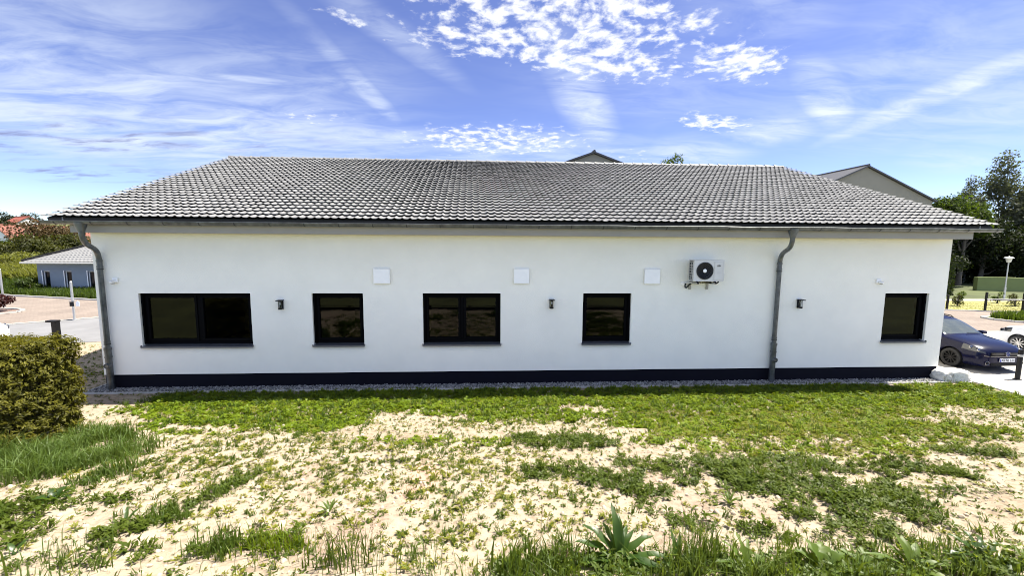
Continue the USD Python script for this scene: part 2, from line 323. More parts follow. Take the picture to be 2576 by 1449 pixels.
# ================================================================== THE HOUSE
XL, XR, YB = -10.70, 13.955, 27.4
ZP, ZT = 0.40, 4.335           # plinth top, soffit underside
house = thing('office_building', 'long single-storey white rendered building with dark tiled gable roof in the middle', 'building')
WINS = [(-9.61, -6.64, 2), (-4.97, -3.56, 1), (-1.89, 0.33, 2), (2.73, 4.16, 1), (11.99, 13.40, 1)]
WZ0, WZ1 = 1.20, 2.69
poly = sbox(XL, ZP, XR, ZT + 0.25)
for x0, x1, n in WINS: poly = poly.difference(sbox(x0, WZ0, x1, WZ1))
TH = 0.38
wall = MB().tm(upright(extrude(poly, TH), D))
gable = Polygon([(D + TH, ZP), (YB, ZP), (YB, ZT + .25), (19.6, 7.62), (D + TH, ZT + .42)])
g = extrude(gable, 0.38)
for x0 in (XL, XR - 0.38):
    v = np.array(g.vertices); gg = trimesh.Trimesh(np.stack([x0 + v[:, 2], v[:, 0], v[:, 1]], 1), g.faces, process=False); wall.tm(gg)
wall.box(XL + .38, YB - .38, ZP, XR - .38, YB, ZT + .25)
put(house, 'wall', wall, M['stucco'])
pl = MB().box(XL + .015, D + .02, -.3, XR - .015, D + TH, ZP - .003).box(XL + .015, D + TH + .002, -.3, XL + .37, YB - .02, ZP - .003).box(XR - .37, D + TH + .002, -.3, XR - .015, YB - .02, ZP - .003)
put(house, 'plinth', pl, M['plinth'])
put(house, 'room', MB().box(XL + .4, D + TH + .01, ZP - .1, XR - .4, D + 6, ZP).box(XL + .4, D + 6.0, ZP + .01, XR - .4, D + 6.1, 4.3).box(XL + .4, D + TH + .01, 3.4, XR - .4, D + 5.99, 3.5)
    .box(-5.8, D + TH + .01, ZP + .01, -5.7, D + 5.9, 3.39).box(-2.6, D + TH + .01, ZP + .01, -2.5, D + 5.9, 3.39).box(1.4, D + TH + .01, ZP + .01, 1.5, D + 5.9, 3.39).box(8, D + TH + .01, ZP + .01, 8.1, D + 5.9, 3.39).box(XR - .46, D + TH + .01, ZP + .01, XR - .41, D + 5.9, 3.39).box(XL + .41, D + TH + .01, ZP + .01, XL + .46, D + 5.9, 3.39), M['room'])
for x0, x1, n in WINS:
    ya, yb = D + .15, D + .23
    fr = MB()
    F, S = 0.075, 0.07
    fr.bbox(x0, ya, WZ0 + .02, x0 + F, yb, WZ1, .006).bbox(x1 - F, ya, WZ0 + .02, x1, yb, WZ1, .006)
    fr.bbox(x0 + F, ya, WZ1 - F, x1 - F, yb, WZ1, .006).bbox(x0 + F, ya, WZ0 + .02, x1 - F, yb, WZ0 + .12, .006)
    xm = (x0 + x1) / 2
    if n == 2: fr.bbox(xm - .045, ya, WZ0 + .12, xm + .045, yb, WZ1 - F, .006)
    w = put(house, 'window', fr, M['frame'])
    spans = [(x0 + F, x1 - F)] if n == 1 else [(x0 + F, xm - .045), (xm + .045, x1 - F)]
    for a, b in spans:
        sa = MB(); y0, y1 = ya - .018, yb - .012; z0, z1 = WZ0 + .12, WZ1 - F
        sa.bbox(a + .004, y0, z0 + .004, a + S, y1, z1 - .004, .006).bbox(b - S, y0, z0 + .004, b - .004, y1, z1 - .004, .006)
        sa.bbox(a + S, y0, z1 - S, b - S, y1, z1 - .004, .006).bbox(a + S, y0, z0 + .004, b - S, y1, z0 + S, .006)
        put(w, 'sash', sa, M['frame'])
        put(w, 'pane', vpane(a + S, ya + .025, z0 + S, b - S, z1 - S), M['glass'])
    for xa, xb in ((x0 + .002, x0 + .045), (x1 - .045, x1 - .002)):
        put(w, 'shutter_rail', MB().bbox(xa, D + .06, WZ0 + .05, xb, ya - .022, WZ1 - .002, .004), M['frame'])
    sl = MB()
    sv = [(x0 - .03, D - .055), (x1 + .03, D - .055)]
    za, zb = WZ0 - .008, WZ0 + .022
    prof = Polygon([(D - .055, za - .035), (D - .055, za + .006), (ya + .01, zb + .012), (ya + .01, zb + .004), (D - .049, za - .002), (D - .049, za - .035)])
    e = extrude(prof, x1 - x0 + .03); v = np.array(e.vertices)
    sl.tm(trimesh.Trimesh(np.stack([x0 - .015 + v[:, 2], v[:, 0], v[:, 1]], 1), e.faces, process=False))
    for xa in (x0 - .022, x1 + .0155): sl.bbox(xa, D - .06, za - .02, xa + .006, D - .003, zb + .012, .002)
    put(w, 'sill', sl, M['sill'])
# eaves box, bargeboards
OVL, OVR = 0.02, 0.02
put(house, 'soffit', MB().box(XL - OVL, D - .46, ZT, XR + OVR, D - .003, ZT + .02), M['soffit'])
put(house, 'fascia', MB().bbox(XL - OVL - .01, D - .50, ZT - .004, XR + OVR + .01, D - .462, ZT + .225, .004), M['fascia'])

# roof: tiles climb from the eave to the ridge; the courses are laid slightly askew
E0 = np.array([-11.143, 11.05, 4.69]); E1 = np.array([14.389, 11.05, 4.69])
R0 = np.array([-11.551, 19.61, 7.86]); R1 = np.array([14.053, 19.61, 7.86])
NC, NR = 126, 29
NORM = np.cross(E1 - E0, R0 - E0); NORM /= np.linalg.norm(NORM)
def roof_point(u, v, w):
    """u along the eave, v up the slope, in tiles; w off the roof plane, metres"""
    u = np.asarray(u, float)[..., None] / NC; v = np.asarray(v, float)[..., None] / NR; w = np.asarray(w, float)[..., None]
    return (E0 * (1 - u) + E1 * u) * (1 - v) + (R0 * (1 - u) + R1 * u) * v + NORM * w
PU = np.array([0.0, .10, .22, .48, .62, .72, .81, .90, 1.0, 1.07])
PW = np.array([.011, .003, .0, .0, .005, .017, .029, .029, .016, .009])
def tile_mesh(c, r, rng):
    k = len(PU); j = rng.normal(0, .0025); t = rng.normal(0, .004)
    u = c + PU + rng.normal(0, .006)
    vf = r + rng.normal(0, .008)
    top_f = roof_point(u, np.full(k, vf), PW + .056 + j + t * (PU - .5))
    top_b = roof_point(u, np.full(k, r + 1.12), PW + .001 + j * .3)
    bot_f = roof_point(u, np.full(k, vf), PW + .045 + j + t * (PU - .5))
    bot_b = roof_point(u, np.full(k, r + 1.12), PW - .016)
    V = np.vstack([top_f, top_b, bot_f, bot_b]); F = []
    for i in range(k - 1):
        F += [[i, i + 1, k + i + 1, k + i], [2 * k + i, 2 * k + i + 1, i + 1, i], [2 * k + i, 3 * k + i, 3 * k + i + 1, 2 * k + i + 1]]
    F += [[0, k, 3 * k, 2 * k], [k - 1, 2 * k + k - 1, 3 * k + k - 1, k + k - 1]]
    return V, F
deck = MB()
sk = roof_point(np.array([0.2, NC - .2, NC - .2, 0.2]), np.array([0.3, 0.3, NR, NR]), np.array([-.03] * 4))
sb = roof_point(np.array([0.2, NC - .2, NC - .2, 0.2]), np.array([0.3, 0.3, NR, NR]), np.array([-.15] * 4))
deck.add(np.vstack([sk, sb]), [[0, 1, 2, 3], [7, 6, 5, 4], [0, 4, 5, 1], [1, 5, 6, 2], [2, 6, 7, 3], [3, 7, 4, 0]])
back = np.array([[R0[0], 19.63, 7.83], [R1[0], 19.63, 7.83], [14.39, 28.2, 4.66], [-11.14, 28.2, 4.66]])
deck.add(np.vstack([back, back - [0, 0, .12]]), [[0, 1, 2, 3], [7, 6, 5, 4], [0, 4, 5, 1], [1, 5, 6, 2], [2, 6, 7, 3], [3, 7, 4, 0]])
roof = put(house, 'roof', deck, M['underlay'])
trng = np.random.default_rng(11)
single = {(c, r) for r in (0, 1) for c in range(NC)} | {(c, 2) for c in range(45, 93)}
fields = [MB(), MB(), MB()]
for r in range(NR):
    for c in range(NC):
        V, F = tile_mesh(c, r, trng); m = int(trng.choice(3, p=[.3, .45, .25]))
        if (c, r) in single: put(roof, 'roof_tile', MB().add(V, F), M[f'tile{m}'], smooth=35)
        else: fields[m].add(V, F)
for i, f_ in enumerate(fields): put(roof, 'roof_tile_field', f_, M[f'tile{i}'], smooth=35, kind='stuff')
NRID = 56
for i in range(NRID):
    a = (i + .0) / NRID; L = np.linalg.norm(R1 - R0)
    p = R0 * (1 - a) + R1 * a; ln = L / NRID * 1.05
    an = np.linspace(-.18, math.pi + .18, 11); k = len(an)
    def ring(x, rr, z): return np.stack([np.full(k, x), p[1] + rr * np.cos(an), z + rr * np.sin(an)], 1)
    zz = p[2] - .035
    V = np.vstack([ring(p[0] - .01, .128, zz + .012), ring(p[0] + .035, .128, zz + .012), ring(p[0] + .04, .117, zz + .006), ring(p[0] + ln, .108, zz - .004), ring(p[0] - .01, .105, zz + .012)])
    F = [[q * k + j, q * k + j + 1, (q + 1) * k + j + 1, (q + 1) * k + j] for q in range(3) for j in range(k - 1)] + [[4 * k + j, 4 * k + j + 1, j + 1, j] for j in range(k - 1)]
    mb = MB().add(V, F)
    if i == 0: mb.add(np.vstack([ring(p[0] - .012, .128, zz + .012), [[p[0] - .012, p[1], zz]]]), [[k, j + 1, j] for j in range(k - 1)])
    if i == NRID - 1: mb.add(np.vstack([ring(p[0] + ln, .112, zz), [[p[0] + ln, p[1], zz]]]), [[k, j, j + 1] for j in range(k - 1)])
    put(roof, 'ridge_tile', mb, M[f'tile{i % 3}'], smooth=40)
for s, x in ((-1, -10.8), (1, 14.0)):
    bb = MB(); w = .03
    q = np.array([roof_point([0 if s < 0 else NC], [.35], [0])[0], roof_point([0 if s < 0 else NC], [NR - .2], [0])[0]]) - [s * .42, 0, 0]
    v = []
    for pt in q: v += [pt + [0, 0, -.02], pt + [s * w, 0, -.02], pt + [s * w, 0, -.22], pt + [0, 0, -.22]]
    bb.add(v, [[0, 1, 5, 4], [1, 2, 6, 5], [2, 3, 7, 6], [3, 0, 4, 7], [0, 3, 2, 1], [4, 5, 6, 7]])
    put(roof, 'bargeboard', bb, M['fascia'])
# gutter
GY, GZ, GR_ = 11.045, 4.605, 0.085
gx0, gx1 = XL - .42, XR + .50
an = np.linspace(math.pi, 2 * math.pi, 13)
gp = [(GY + GR_ * math.cos(a), GZ + GR_ * math.sin(a)) for a in an]
gin = [(GY + (GR_ - .006) * math.cos(a), GZ + (GR_ - .006) * math.sin(a)) for a in an[::-1]]
gm = extrude(Polygon(gp + gin), gx1 - gx0); v = np.array(gm.vertices)
gut = MB().tm(trimesh.Trimesh(np.stack([gx0 + v[:, 2], v[:, 0], v[:, 1]], 1), gm.faces, process=False))
gut.tube([(gx0, GY - GR_ - .002, GZ), (gx1, GY - GR_ - .002, GZ)], .0125, 10)
for xx in (gx0, gx1 - .003):
    m_ = extrude(Polygon(gp), .003); v = np.array(m_.vertices); gut.tm(trimesh.Trimesh(np.stack([xx + v[:, 2], v[:, 0], v[:, 1]], 1), m_.faces, process=False))
gutter = put(house, 'gutter', gut, M['zinc'], smooth=30)
nb = 30
for i in range(nb):
    x = gx0 + .33 + i * (gx1 - gx0 - .5) / (nb - 1)
    pts = [(x, GY + GR_ * 1.03 * math.cos(a), GZ + GR_ * 1.03 * math.sin(a)) for a in np.linspace(math.pi * 1.0, 2 * math.pi + .3, 9)]
    b = MB()
    for (q0, q1) in zip(pts[:-1], pts[1:]):
        d = np.array([0, q1[1] - q0[1], q1[2] - q0[2]]); nrm = np.array([0, d[2], -d[1]]); nrm /= np.linalg.norm(nrm); nrm *= .004
        q0, q1 = np.array(q0), np.array(q1); hx = np.array([.013, 0, 0])
        v = [q0 - hx - nrm, q0 + hx - nrm, q0 + hx + nrm, q0 - hx + nrm, q1 - hx - nrm, q1 + hx - nrm, q1 + hx + nrm, q1 - hx + nrm]
        b.add(v, [[0, 1, 5, 4], [1, 2, 6, 5], [2, 3, 7, 6], [3, 0, 4, 7], [0, 3, 2, 1], [4, 5, 6, 7]])
    put(gutter, 'gutter_bracket', b, M['zinc_dark'])
# downpipes with hopper, swan neck, standpipe and inspection cap
def spline(pts, n=24):
    from scipy.interpolate import CubicSpline
    p = np.asarray(pts, float); t = np.r_[0, np.cumsum(np.linalg.norm(np.diff(p, axis=0), axis=1))]
    return CubicSpline(t, p)(np.linspace(0, t[-1], n))
for xo, xp, lab in ((-10.22, -10.46, 'zinc downpipe by the left corner of the wall'), (8.36, 8.53, 'zinc downpipe between the air conditioner and the right lamp')):
    pp = MB(); PY = D - .09; r = .062
    pts = [(xo, GY + .0, GZ - .17), (xo, GY + .0, GZ - .30)]
    A = np.array([xo, GY, GZ - .30]); B = np.array([xp, PY, GZ - .98])
    dirn = (B - A)
    neck = spline([A + [0, 0, .06], A, A + dirn * [.12, .12, .3], A + dirn * .5, B - dirn * [.12, .12, .3], B, B - [0, 0, .10]], 34)
    path = np.vstack([neck, [[xp, PY, 3.3], [xp, PY, 2.4], [xp, PY, 1.5], [xp, PY, 1.17]]])
    pp.tube(path, r, 18)
    pipe = put(house, 'downpipe', pp, M['zinc'], smooth=40, label=lab)
    hop = MB()
    sec = [(.125, GZ - .035), (.122, GZ - .08), (.080, GZ - .23), (.064, GZ - .29)]
    n = 16; a = np.arange(n) * 2 * np.pi / n
    V = np.vstack([np.stack([xo + rr * 1.15 * np.cos(a), GY + rr * .85 * np.sin(a) - .004, np.full(n, z)], 1) for rr, z in sec])
    hop.add(V, [[i * n + j, i * n + (j + 1) % n, (i + 1) * n + (j + 1) % n, (i + 1) * n + j] for i in range(3) for j in range(n)])
    put(pipe, 'hopper', hop, M['zinc'], smooth=40)
    for z in (B[2] - .04, 3.42, 1.36): put(pipe, 'collar', MB().lathe([(.062, z - .03), (.068, z - .03), (.071, z), (.068, z + .03), (.062, z + .03)], 18, at=(xp, PY, 0)), M['zinc'], smooth=30)
    for z in (3.36, 1.30):
        put(pipe, 'clamp', MB().lathe([(.063, z - .014), (.074, z - .014), (.074, z + .014), (.063, z + .014)], 18, at=(xp, PY, 0)).bbox(xp + .05, PY - .012, z - .012, xp + .085, PY + .012, z + .012, .003).bbox(xp - .085, PY - .012, z - .012, xp - .05, PY + .012, z + .012, .003).box(xp - .006, PY + .05, z - .006, xp + .006, D, z + .006), M['zinc_dark'])
    st = MB().lathe([(.062, 1.20), (.086, 1.20), (.088, 1.17), (.086, 1.13), (.077, 1.12), (.077, .96), (.086, .955), (.086, .92), (.077, .915), (.077, .14), (.086, .135), (.086, .07), (.077, .065), (.077, -.1)], 20, at=(xp, PY - .005, 0))
    put(pipe, 'standpipe', st, M['zinc'], smooth=25)
    put(pipe, 'inspection_cap', MB().lathe([(0.0, -.022), (.045, -.022), (.05, -.012), (.062, -.03), (.072, -.026), (.074, 0), (.074, .06)], 20, axis='y', at=(xp + .012, PY - .085, .70)), M['zinc'], smooth=25)

# ================================================================== THINGS ON THE WALL
def vent(cx, cz, w, h, label):
    t = thing('vent_cover', label, 'vent cover', (cx, D, cz), group='white vent covers on the wall')
    put(t, 'cover_plate', MB().bbox(-w / 2, -.062, -h / 2, w / 2, -.022, h / 2, .012), M['white'])
    put(t, 'back_frame', MB().bbox(-w / 2 + .03, -.022, -h / 2 + .03, w / 2 - .03, -.002, h / 2 - .03, .004), M['offwhite'])
vent(-3.01, 3.185, .47, .43, 'white square vent cover above and right of the second window from the left')
vent(.925, 3.195, .45, .44, 'white square vent cover nearest the middle, above the two-pane window')
vent(4.74, 3.195, .47, .45, 'white square vent cover just left of the air conditioner')

def wall_lamp(cx, cz, label):
    t = thing('wall_lamp', label, 'wall lamp', (cx, D, cz), group='black wall lamps between the windows')
    put(t, 'back_plate', MB().bbox(-.055, -.03, -.13, .055, -.002, .115, .006), M['black'])
    put(t, 'hood', MB().bbox(-.075, -.20, .116, .075, -.002, .14, .006), M['black'])
    put(t, 'base', MB().lathe([(0, -.125), (.045, -.125), (.055, -.115), (.055, -.085), (0, -.085)], 14, at=(0, -.095, 0)).box(-.02, -.08, -.12, .02, -.031, -.09), M['black'])
    put(t, 'glass_cylinder', MB().lathe([(.048, -.084), (.048, .115)], 14, at=(0, -.095, 0)), M['glass'])
    put(t, 'bulb', MB().lathe([(0, .03), (.014, .035), (.022, .055), (.02, .08), (.012, .1), (.012, .115)], 10, at=(0, -.095, -.03)), M['offwhite'])
wall_lamp(-5.80, 2.375, 'black wall lamp between the wide left window and the single one')
wall_lamp(1.80, 2.385, 'black wall lamp between the middle two-pane window and the next')
wall_lamp(9.27, 2.38, 'black wall lamp right of the right downpipe')

def sensor(cx, cz, s, label):
    t = thing('motion_sensor', label, 'motion sensor', (cx, D, cz))
    put(t, 'base', MB().bbox(-.075, -.03, -.06, .075, -.002, .075, .008), M['white'])
    hd = MB().lathe([(0, -.055), (.045, -.05), (.06, -.03), (.06, 0), (.045, .02), (0, .025)], 14, at=(-.03 * s, -.075, -.02))
    hd.tube([(-.03 * s, -.05, 0), (0, -.02, .01)], .028, 8)
    put(t, 'head', hd, M['white'], smooth=40)
    put(t, 'lens', MB().lathe([(0, -.075), (.03, -.07), (.046, -.056), (.04, -.05), (0, -.05)], 12, at=(-.03 * s, -.075, -.02)), M['sensor_dark'])
M['sensor_dark'] = plain('sensor_lens', (.12, .1, .09), rough=.3)
sensor(-10.16, 3.05, 1, 'white motion sensor beside the left downpipe')
sensor(11.72, 3.06, -1, 'white motion sensor above the far right window')

# air conditioner on its brackets
AX0, AX1, AZ0, AZ1, AY0, AY1 = 5.785, 6.66, 3.085, 3.69, D - .42, D - .11
ac = thing('air_conditioner', 'white air conditioner outdoor unit with black fan grille, hung on the wall', 'air conditioner', (AX0, AY0, AZ0))
W, H, DP = AX1 - AX0, AZ1 - AZ0, AY1 - AY0
fc = (.315, .30); fr_ = .235
case = sbox(0, 0, W, H).difference(shapely.Point(*fc).buffer(fr_ + .005, 24))
cm = MB().tm(upright(extrude(case, .012), 0))
cm.bbox(0, .012, H - .03, W, DP, H, .006).bbox(0, .012, 0, W, DP, .03, .004).box(W - .012, .012, .03, W, DP, H - .03).box(.0, .012, .03, .012, .06, H - .03).box(0.012, DP - .012, .03, W - .012, DP, H - .03)
put(ac, 'casing', cm, M['offwhite'])
M['grille'] = plain('grille_black', (.014, .015, .016), rough=.4)
gr = MB()
for rr in np.linspace(.085, fr_, 7): gr.lathe([(rr - .006, -.012), (rr + .003, -.014), (rr + .005, -.002), (rr - .006, -.002)], 32, axis='y', at=(fc[0], 0, fc[1]))
for a in np.arange(8) * math.pi / 4: gr.tube([(fc[0] + .05 * math.cos(a), -.004, fc[1] + .05 * math.sin(a)), (fc[0] + (fr_ + .01) * math.cos(a), -.004, fc[1] + (fr_ + .01) * math.sin(a))], .004, 5)
gr.lathe([(fr_ - .01, -.016), (fr_ + .012, -.016), (fr_ + .012, 0), (fr_ - .01, .02)], 36, axis='y', at=(fc[0], 0, fc[1]))
put(ac, 'fan_grille', gr, M['grille'])
fan = MB().disc(fr_, 28, 'y', at=(fc[0], .14, fc[1]))
for k in range(3):
    a0 = k * 2.094; v = []
    for a, y in ((a0, .05), (a0 + .9, .11)): v += [(fc[0] + .05 * math.cos(a), y, fc[1] + .05 * math.sin(a)), (fc[0] + .22 * math.cos(a + .25), y, fc[1] + .22 * math.sin(a + .25))]
    fan.add(v, [[0, 1, 3, 2]])
put(ac, 'fan', fan, M['grille'])
put(ac, 'fan_badge', MB().lathe([(0, -.022), (.048, -.02), (.054, -.01), (.054, 0)], 20, axis='y', at=(fc[0], 0, fc[1])), M['white'])
put(ac, 'side_cover', MB().bbox(W - .285, -.012, .03, W - .045, 0, H - .045, .008), M['offwhite'])
put(ac, 'valve_cover', MB().bbox(W + .001, .05, .02, W + .05, .22, .22, .01), M['offwhite'])
lv = MB()
for z in (.22, .255, .29): lv.bbox(W - .25, -.017, z, W - .08, -.0125, z + .012, .002)
put(ac, 'louvre', lv, M['offwhite'])
lg = MB().box(W - .21, -.0145, H - .14, W - .13, -.0125, H - .132).box(W - .21, -.0145, H - .185, W - .14, -.0125, H - .177).box(W - .22, -.0145, H - .165, W - .11, -.0125, H - .153).bbox(W - .17, -.016, H - .170, W - .105, -.0126, H - .148, .001)
put(ac, 'maker_mark', lg, M['black'])
cg = MB()
for z in np.linspace(.07, H - .07, 7): cg.box(-.006, .07, z - .006, .006, DP - .012, z + .006)
for y in (.07, .155, DP - .02): cg.box(-.005, y - .005, .06, .005, y + .005, H - .06)
put(ac, 'side_grille', cg, M['offwhite'])
put(ac, 'coil', MB().box(.016, .065, .04, .03, DP - .02, H - .04), M['grille'])
M['bracket'] = plain('bracket_paint', (.35, .33, .28), rough=.5, metal=.3)
for x in (.10, .62):
    put(ac, 'bracket', MB().bbox(x - .025, -.06, -.075, x + .025, D - AY0 - .002, -.03, .003).bbox(x - .032, D - AY0 - .035, -.27, x + .032, D - AY0 - .004, -.03, .003), M['bracket'])
    put(ac, 'rubber_mount', MB().bbox(x - .025, -.03, -.03, x + .025, .03, -.002, .004), M['black'])
    put(ac, 'rubber_mount', MB().bbox(x - .025, DP - .06, -.03, x + .025, DP, -.002, .004), M['black'])
    put(ac, 'end_cap', MB().bbox(x - .028, -.075, -.072, x + .028, -.061, -.022, .003), M['black'])
put(ac, 'cable', MB().tube(spline([(-.04, D - AY0 - .03, -.10), (-.03, D - AY0 - .06, -.22), (.05, D - AY0 - .10, -.12), (.12, .2, -.05), (.3, .12, -.045), (.5, .15, -.05), (.78, .1, -.03), (.8, .12, .02)], 40), .02, 7), M['black'])
put(ac, 'drain_pipe', MB().tube(spline([(-.09, D - AY0 - .01, -.10), (.02, D - AY0 - .08, -.075), (.15, .18, -.05), (.26, .15, -.002)], 20), .022, 8), M['offwhite'])
put(ac, 'wall_sleeve', MB().lathe([(0, -.012), (.05, -.012), (.062, -.004), (.062, .01)], 18, axis='y', at=(-.10, D - AY0 - .012, -.10)), M['white'])

# ================================================================== GRAVEL STRIP
GE = 11.42
kerb = MB()
x = XL - .30
structure_k = []
while x < 14.62:
    ln = min(1.0, 14.66 - x); kerb = MB().bbox(x + .003, GE - .05, -.2, x + ln - .003, GE, .040 + .004 * math.sin(x * 7), .004)
    structure_k.append(kerb); x += ln
structure_path = structure('gravel_edging', structure_k[0], M['concrete'])
for k_ in structure_k[1:]: put(structure_path, 'edging_stone', k_, M['concrete'])
for y0, y1 in ((GE + .003, 12.3), (12.303, 13.3)): put(structure_path, 'edging_stone', MB().bbox(XL - .30, y0, -.2, XL - .25, y1, .03, .006), M['concrete'])
structure('gravel_bed', sheet(Polygon([(XL - .25, GE), (14.62, GE), (14.62, D + .1), (XL - .02, D + .1), (XL - .02, 13.3), (XL - .25, 13.3)]), 0.008), M['gravel2'])
def instancer(name, protos, pts, idx, scales, rots, kind='stuff', label=None, category=None):
    """protos: list of (mesh, material); rots: yaw + small tilt as quaternions"""
    path = numbered('/World', name)
    pi = UsdGeom.PointInstancer.Define(stage, path)
    pi.GetPrim().SetCustomDataByKey('kind', kind); tag(pi, label, category)
    paths = []
    for i, (m, mat) in enumerate(protos):
        p = f'{path}/kind_{i}'
        usdkit.mesh(stage, p, m.get() if isinstance(m, MB) else m, mat); paths.append(Sdf.Path(p))
    pi.CreatePrototypesRel().SetTargets(paths)
    pi.CreatePositionsAttr(Vt.Vec3fArray.FromNumpy(np.asarray(pts, np.float32)))
    pi.CreateProtoIndicesAttr(Vt.IntArray.FromNumpy(np.asarray(idx, np.int32)))
    s = np.asarray(scales, np.float32); s = np.repeat(s[:, None], 3, 1) if s.ndim == 1 else s
    pi.CreateScalesAttr(Vt.Vec3fArray.FromNumpy(s))
    q = np.asarray(rots, np.float32)
    pi.CreateOrientationsAttr(Vt.QuathArray([Gf.Quath(float(a), float(b), float(c), float(d)) for a, b, c, d in q]))
    return path
def quats(n, rng, tilt=0.15, full=False):
    if full:
        q = rng.normal(size=(n, 4)); return q / np.linalg.norm(q, axis=1, keepdims=True)
    yaw = rng.uniform(0, 2 * np.pi, n); tx, ty = rng.normal(0, tilt, n) / 2, rng.normal(0, tilt, n) / 2
    q = np.stack([np.cos(yaw / 2), tx, ty, np.sin(yaw / 2)], 1); return q / np.linalg.norm(q, axis=1, keepdims=True)
def stone(seed, sub=1):
    m = trimesh.creation.icosphere(sub, 1.0); v = np.array(m.vertices); r = np.random.default_rng(seed)
    v *= (0.75 + 0.5 * meshkit.fbm(v * 1.3 + seed * 7, 2, seed))[:, None]; v *= r.uniform(.65, 1.15, 3); m.vertices = v; return m
n = 9500
r_ = np.random.default_rng(5)
px_, py_ = r_.uniform(XL - .24, 14.6, n), r_.uniform(GE + .01, D + .0, n)
ex = r_.uniform(XL - .24, XL - .03, 700); ey = r_.uniform(D, 13.2, 700)
px_, py_ = np.r_[px_, ex], np.r_[py_, ey]
instancer('gravel', [(stone(i), M[f'gravel{i % 3}']) for i in range(6)], np.stack([px_, py_, r_.uniform(.008, .035, len(px_))], 1), r_.integers(0, 6, len(px_)), r_.uniform(.011, .026, len(px_)), quats(len(px_), r_, full=True))

# ================================================================== FOLIAGE HELPERS
def leaf_cards(centers, size, rng, normal=None, aspect=.55, spread=.6, fold=.15):
    """pointed leaves of two triangles, at random or facing roughly along normal"""
    c = np.asarray(centers, float); n = len(c)
    s = np.broadcast_to(np.asarray(size, float), (n,)) * rng.uniform(.7, 1.3, n)
    d = rng.normal(size=(n, 3)); d /= np.linalg.norm(d, axis=1, keepdims=True)
    if normal is None: nn = rng.normal(size=(n, 3))
    else: nn = np.asarray(normal, float) + rng.normal(0, spread, (n, 3))
    nn /= np.linalg.norm(nn, axis=1, keepdims=True) + 1e-9
    d = d - nn * (d * nn).sum(1, keepdims=True); d /= np.linalg.norm(d, axis=1, keepdims=True) + 1e-9
    e = np.cross(nn, d); a = s[:, None] / 2
    V = np.stack([c - d * a, c + e * a * aspect + nn * a * fold, c + d * a, c - e * a * aspect + nn * a * fold], 1).reshape(-1, 3)
    b = np.arange(n)[:, None] * 4
    return V, np.vstack([b + [0, 1, 2], b + [0, 2, 3]])
def crown_points(clumps, n, rng, shell=.55):
    """clumps: (x, y, z, rx, rz); points fill each clump, denser towards its outside"""
    cl = np.asarray(clumps, float); w = cl[:, 3] ** 2 * cl[:, 4]; w = w ** .7; k = rng.choice(len(cl), n, p=w / w.sum())
    d = rng.normal(size=(n, 3)); d /= np.linalg.norm(d, axis=1, keepdims=True)
    r = shell + (1 - shell) * rng.uniform(0, 1, n) ** .7; r *= rng.uniform(.75, 1.12, n)
    p = cl[k, :3] + d * r[:, None] * np.stack([cl[k, 3], cl[k, 3], cl[k, 4]], 1)
    return p, d
def limb(mb, a, b, r0, r1, rng, sides=6, n=6, bend=.08):
    a, b = np.asarray(a, float), np.asarray(b, float); L = np.linalg.norm(b - a); t = np.linspace(0, 1, n)
    w = rng.normal(0, bend * L, (n, 3)) * np.sin(t * math.pi)[:, None]
    mb.tube(a + (b - a) * t[:, None] + w, r0 + (r1 - r0) * t, sides)
M['bark'] = plain('bark', (.10, .085, .07), rough=.95, var=.4, scale=6, bump=.4, bscale=30)
M['birch_bark'] = plain('birch_bark', (.12, .115, .11), rough=.9, var=.5, scale=5)
def tree(name, label, x, y, z0, h, rx, mat, n, leaf, seed, trunk=.25, base=.25, clump=.36, nclump=22, group=None, bark='bark', droop=0.0, category='tree', shell=.5):
    rng = np.random.default_rng(seed)
    t = thing(name, label, category, (x, y, z0), group=group)
    zc, rz = h * (base + 1) / 2, h * (1 - base) / 2
    cl = []
    for i in range(nclump):
        d = rng.normal(size=3); d /= np.linalg.norm(d); q = rng.uniform(.35, .82)
        tap = 1 - .35 * max(0, d[2])
        s = rng.uniform(.7, 1.25) * clump
        cl.append((d[0] * rx * q * tap, d[1] * rx * q * tap, zc + d[2] * rz * q, rx * s, rz * s * .85))
    tr = MB(); top = np.array([rng.normal(0, rx * .06), rng.normal(0, rx * .06), h * .86])
    tz = np.linspace(0, 1, 9); path = np.outer(tz, top) + np.stack([np.sin(tz * 5) * rx * .03, np.cos(tz * 4) * rx * .03 - rx * .03, 0 * tz], 1)
    path[0, 2] = -.3
    tr.tube(path, trunk * (1 - tz * .93) * np.where(tz == 0, 1.3, 1), 8)
    for c in cl:
        zs = np.clip(c[2] * .62, h * base * .5, h * .78); k = zs / (h * .86)
        limb(tr, [top[0] * k, top[1] * k, zs], c[:3], trunk * .38 * (1 - k * .6), trunk * .05, rng)
    put(t, 'trunk', tr, M[bark], smooth=60)
    p, d = crown_points(cl, n, rng, shell)
    if droop: p[:, 2] -= droop * np.abs(rng.normal(0, 1, n)) * np.hypot(p[:, 0], p[:, 1]) / rx
    V, F = leaf_cards(p, leaf, rng, normal=d + [0, 0, .3], spread=.7)
    put(t, 'crown', MB().add(V, F), mat)
    return t
M['leaf_green'] = leafy('leaf_green', (.032, .052, .01), (.10, .135, .022), .35, .8)
M['leaf_dark'] = leafy('leaf_dark', (.008, .013, .004), (.035, .05, .013), .25, .6)
M['leaf_olive'] = leafy('leaf_olive', (.03, .035, .007), (.10, .10, .022), .3, .7)
M['leaf_brown'] = leafy('leaf_brown', (.06, .04, .014), (.15, .10, .035), .3, .9, tcol=(.12, .08, .03))
M['leaf_birch'] = leafy('leaf_birch', (.06, .068, .045), (.14, .15, .11), .3, .8)
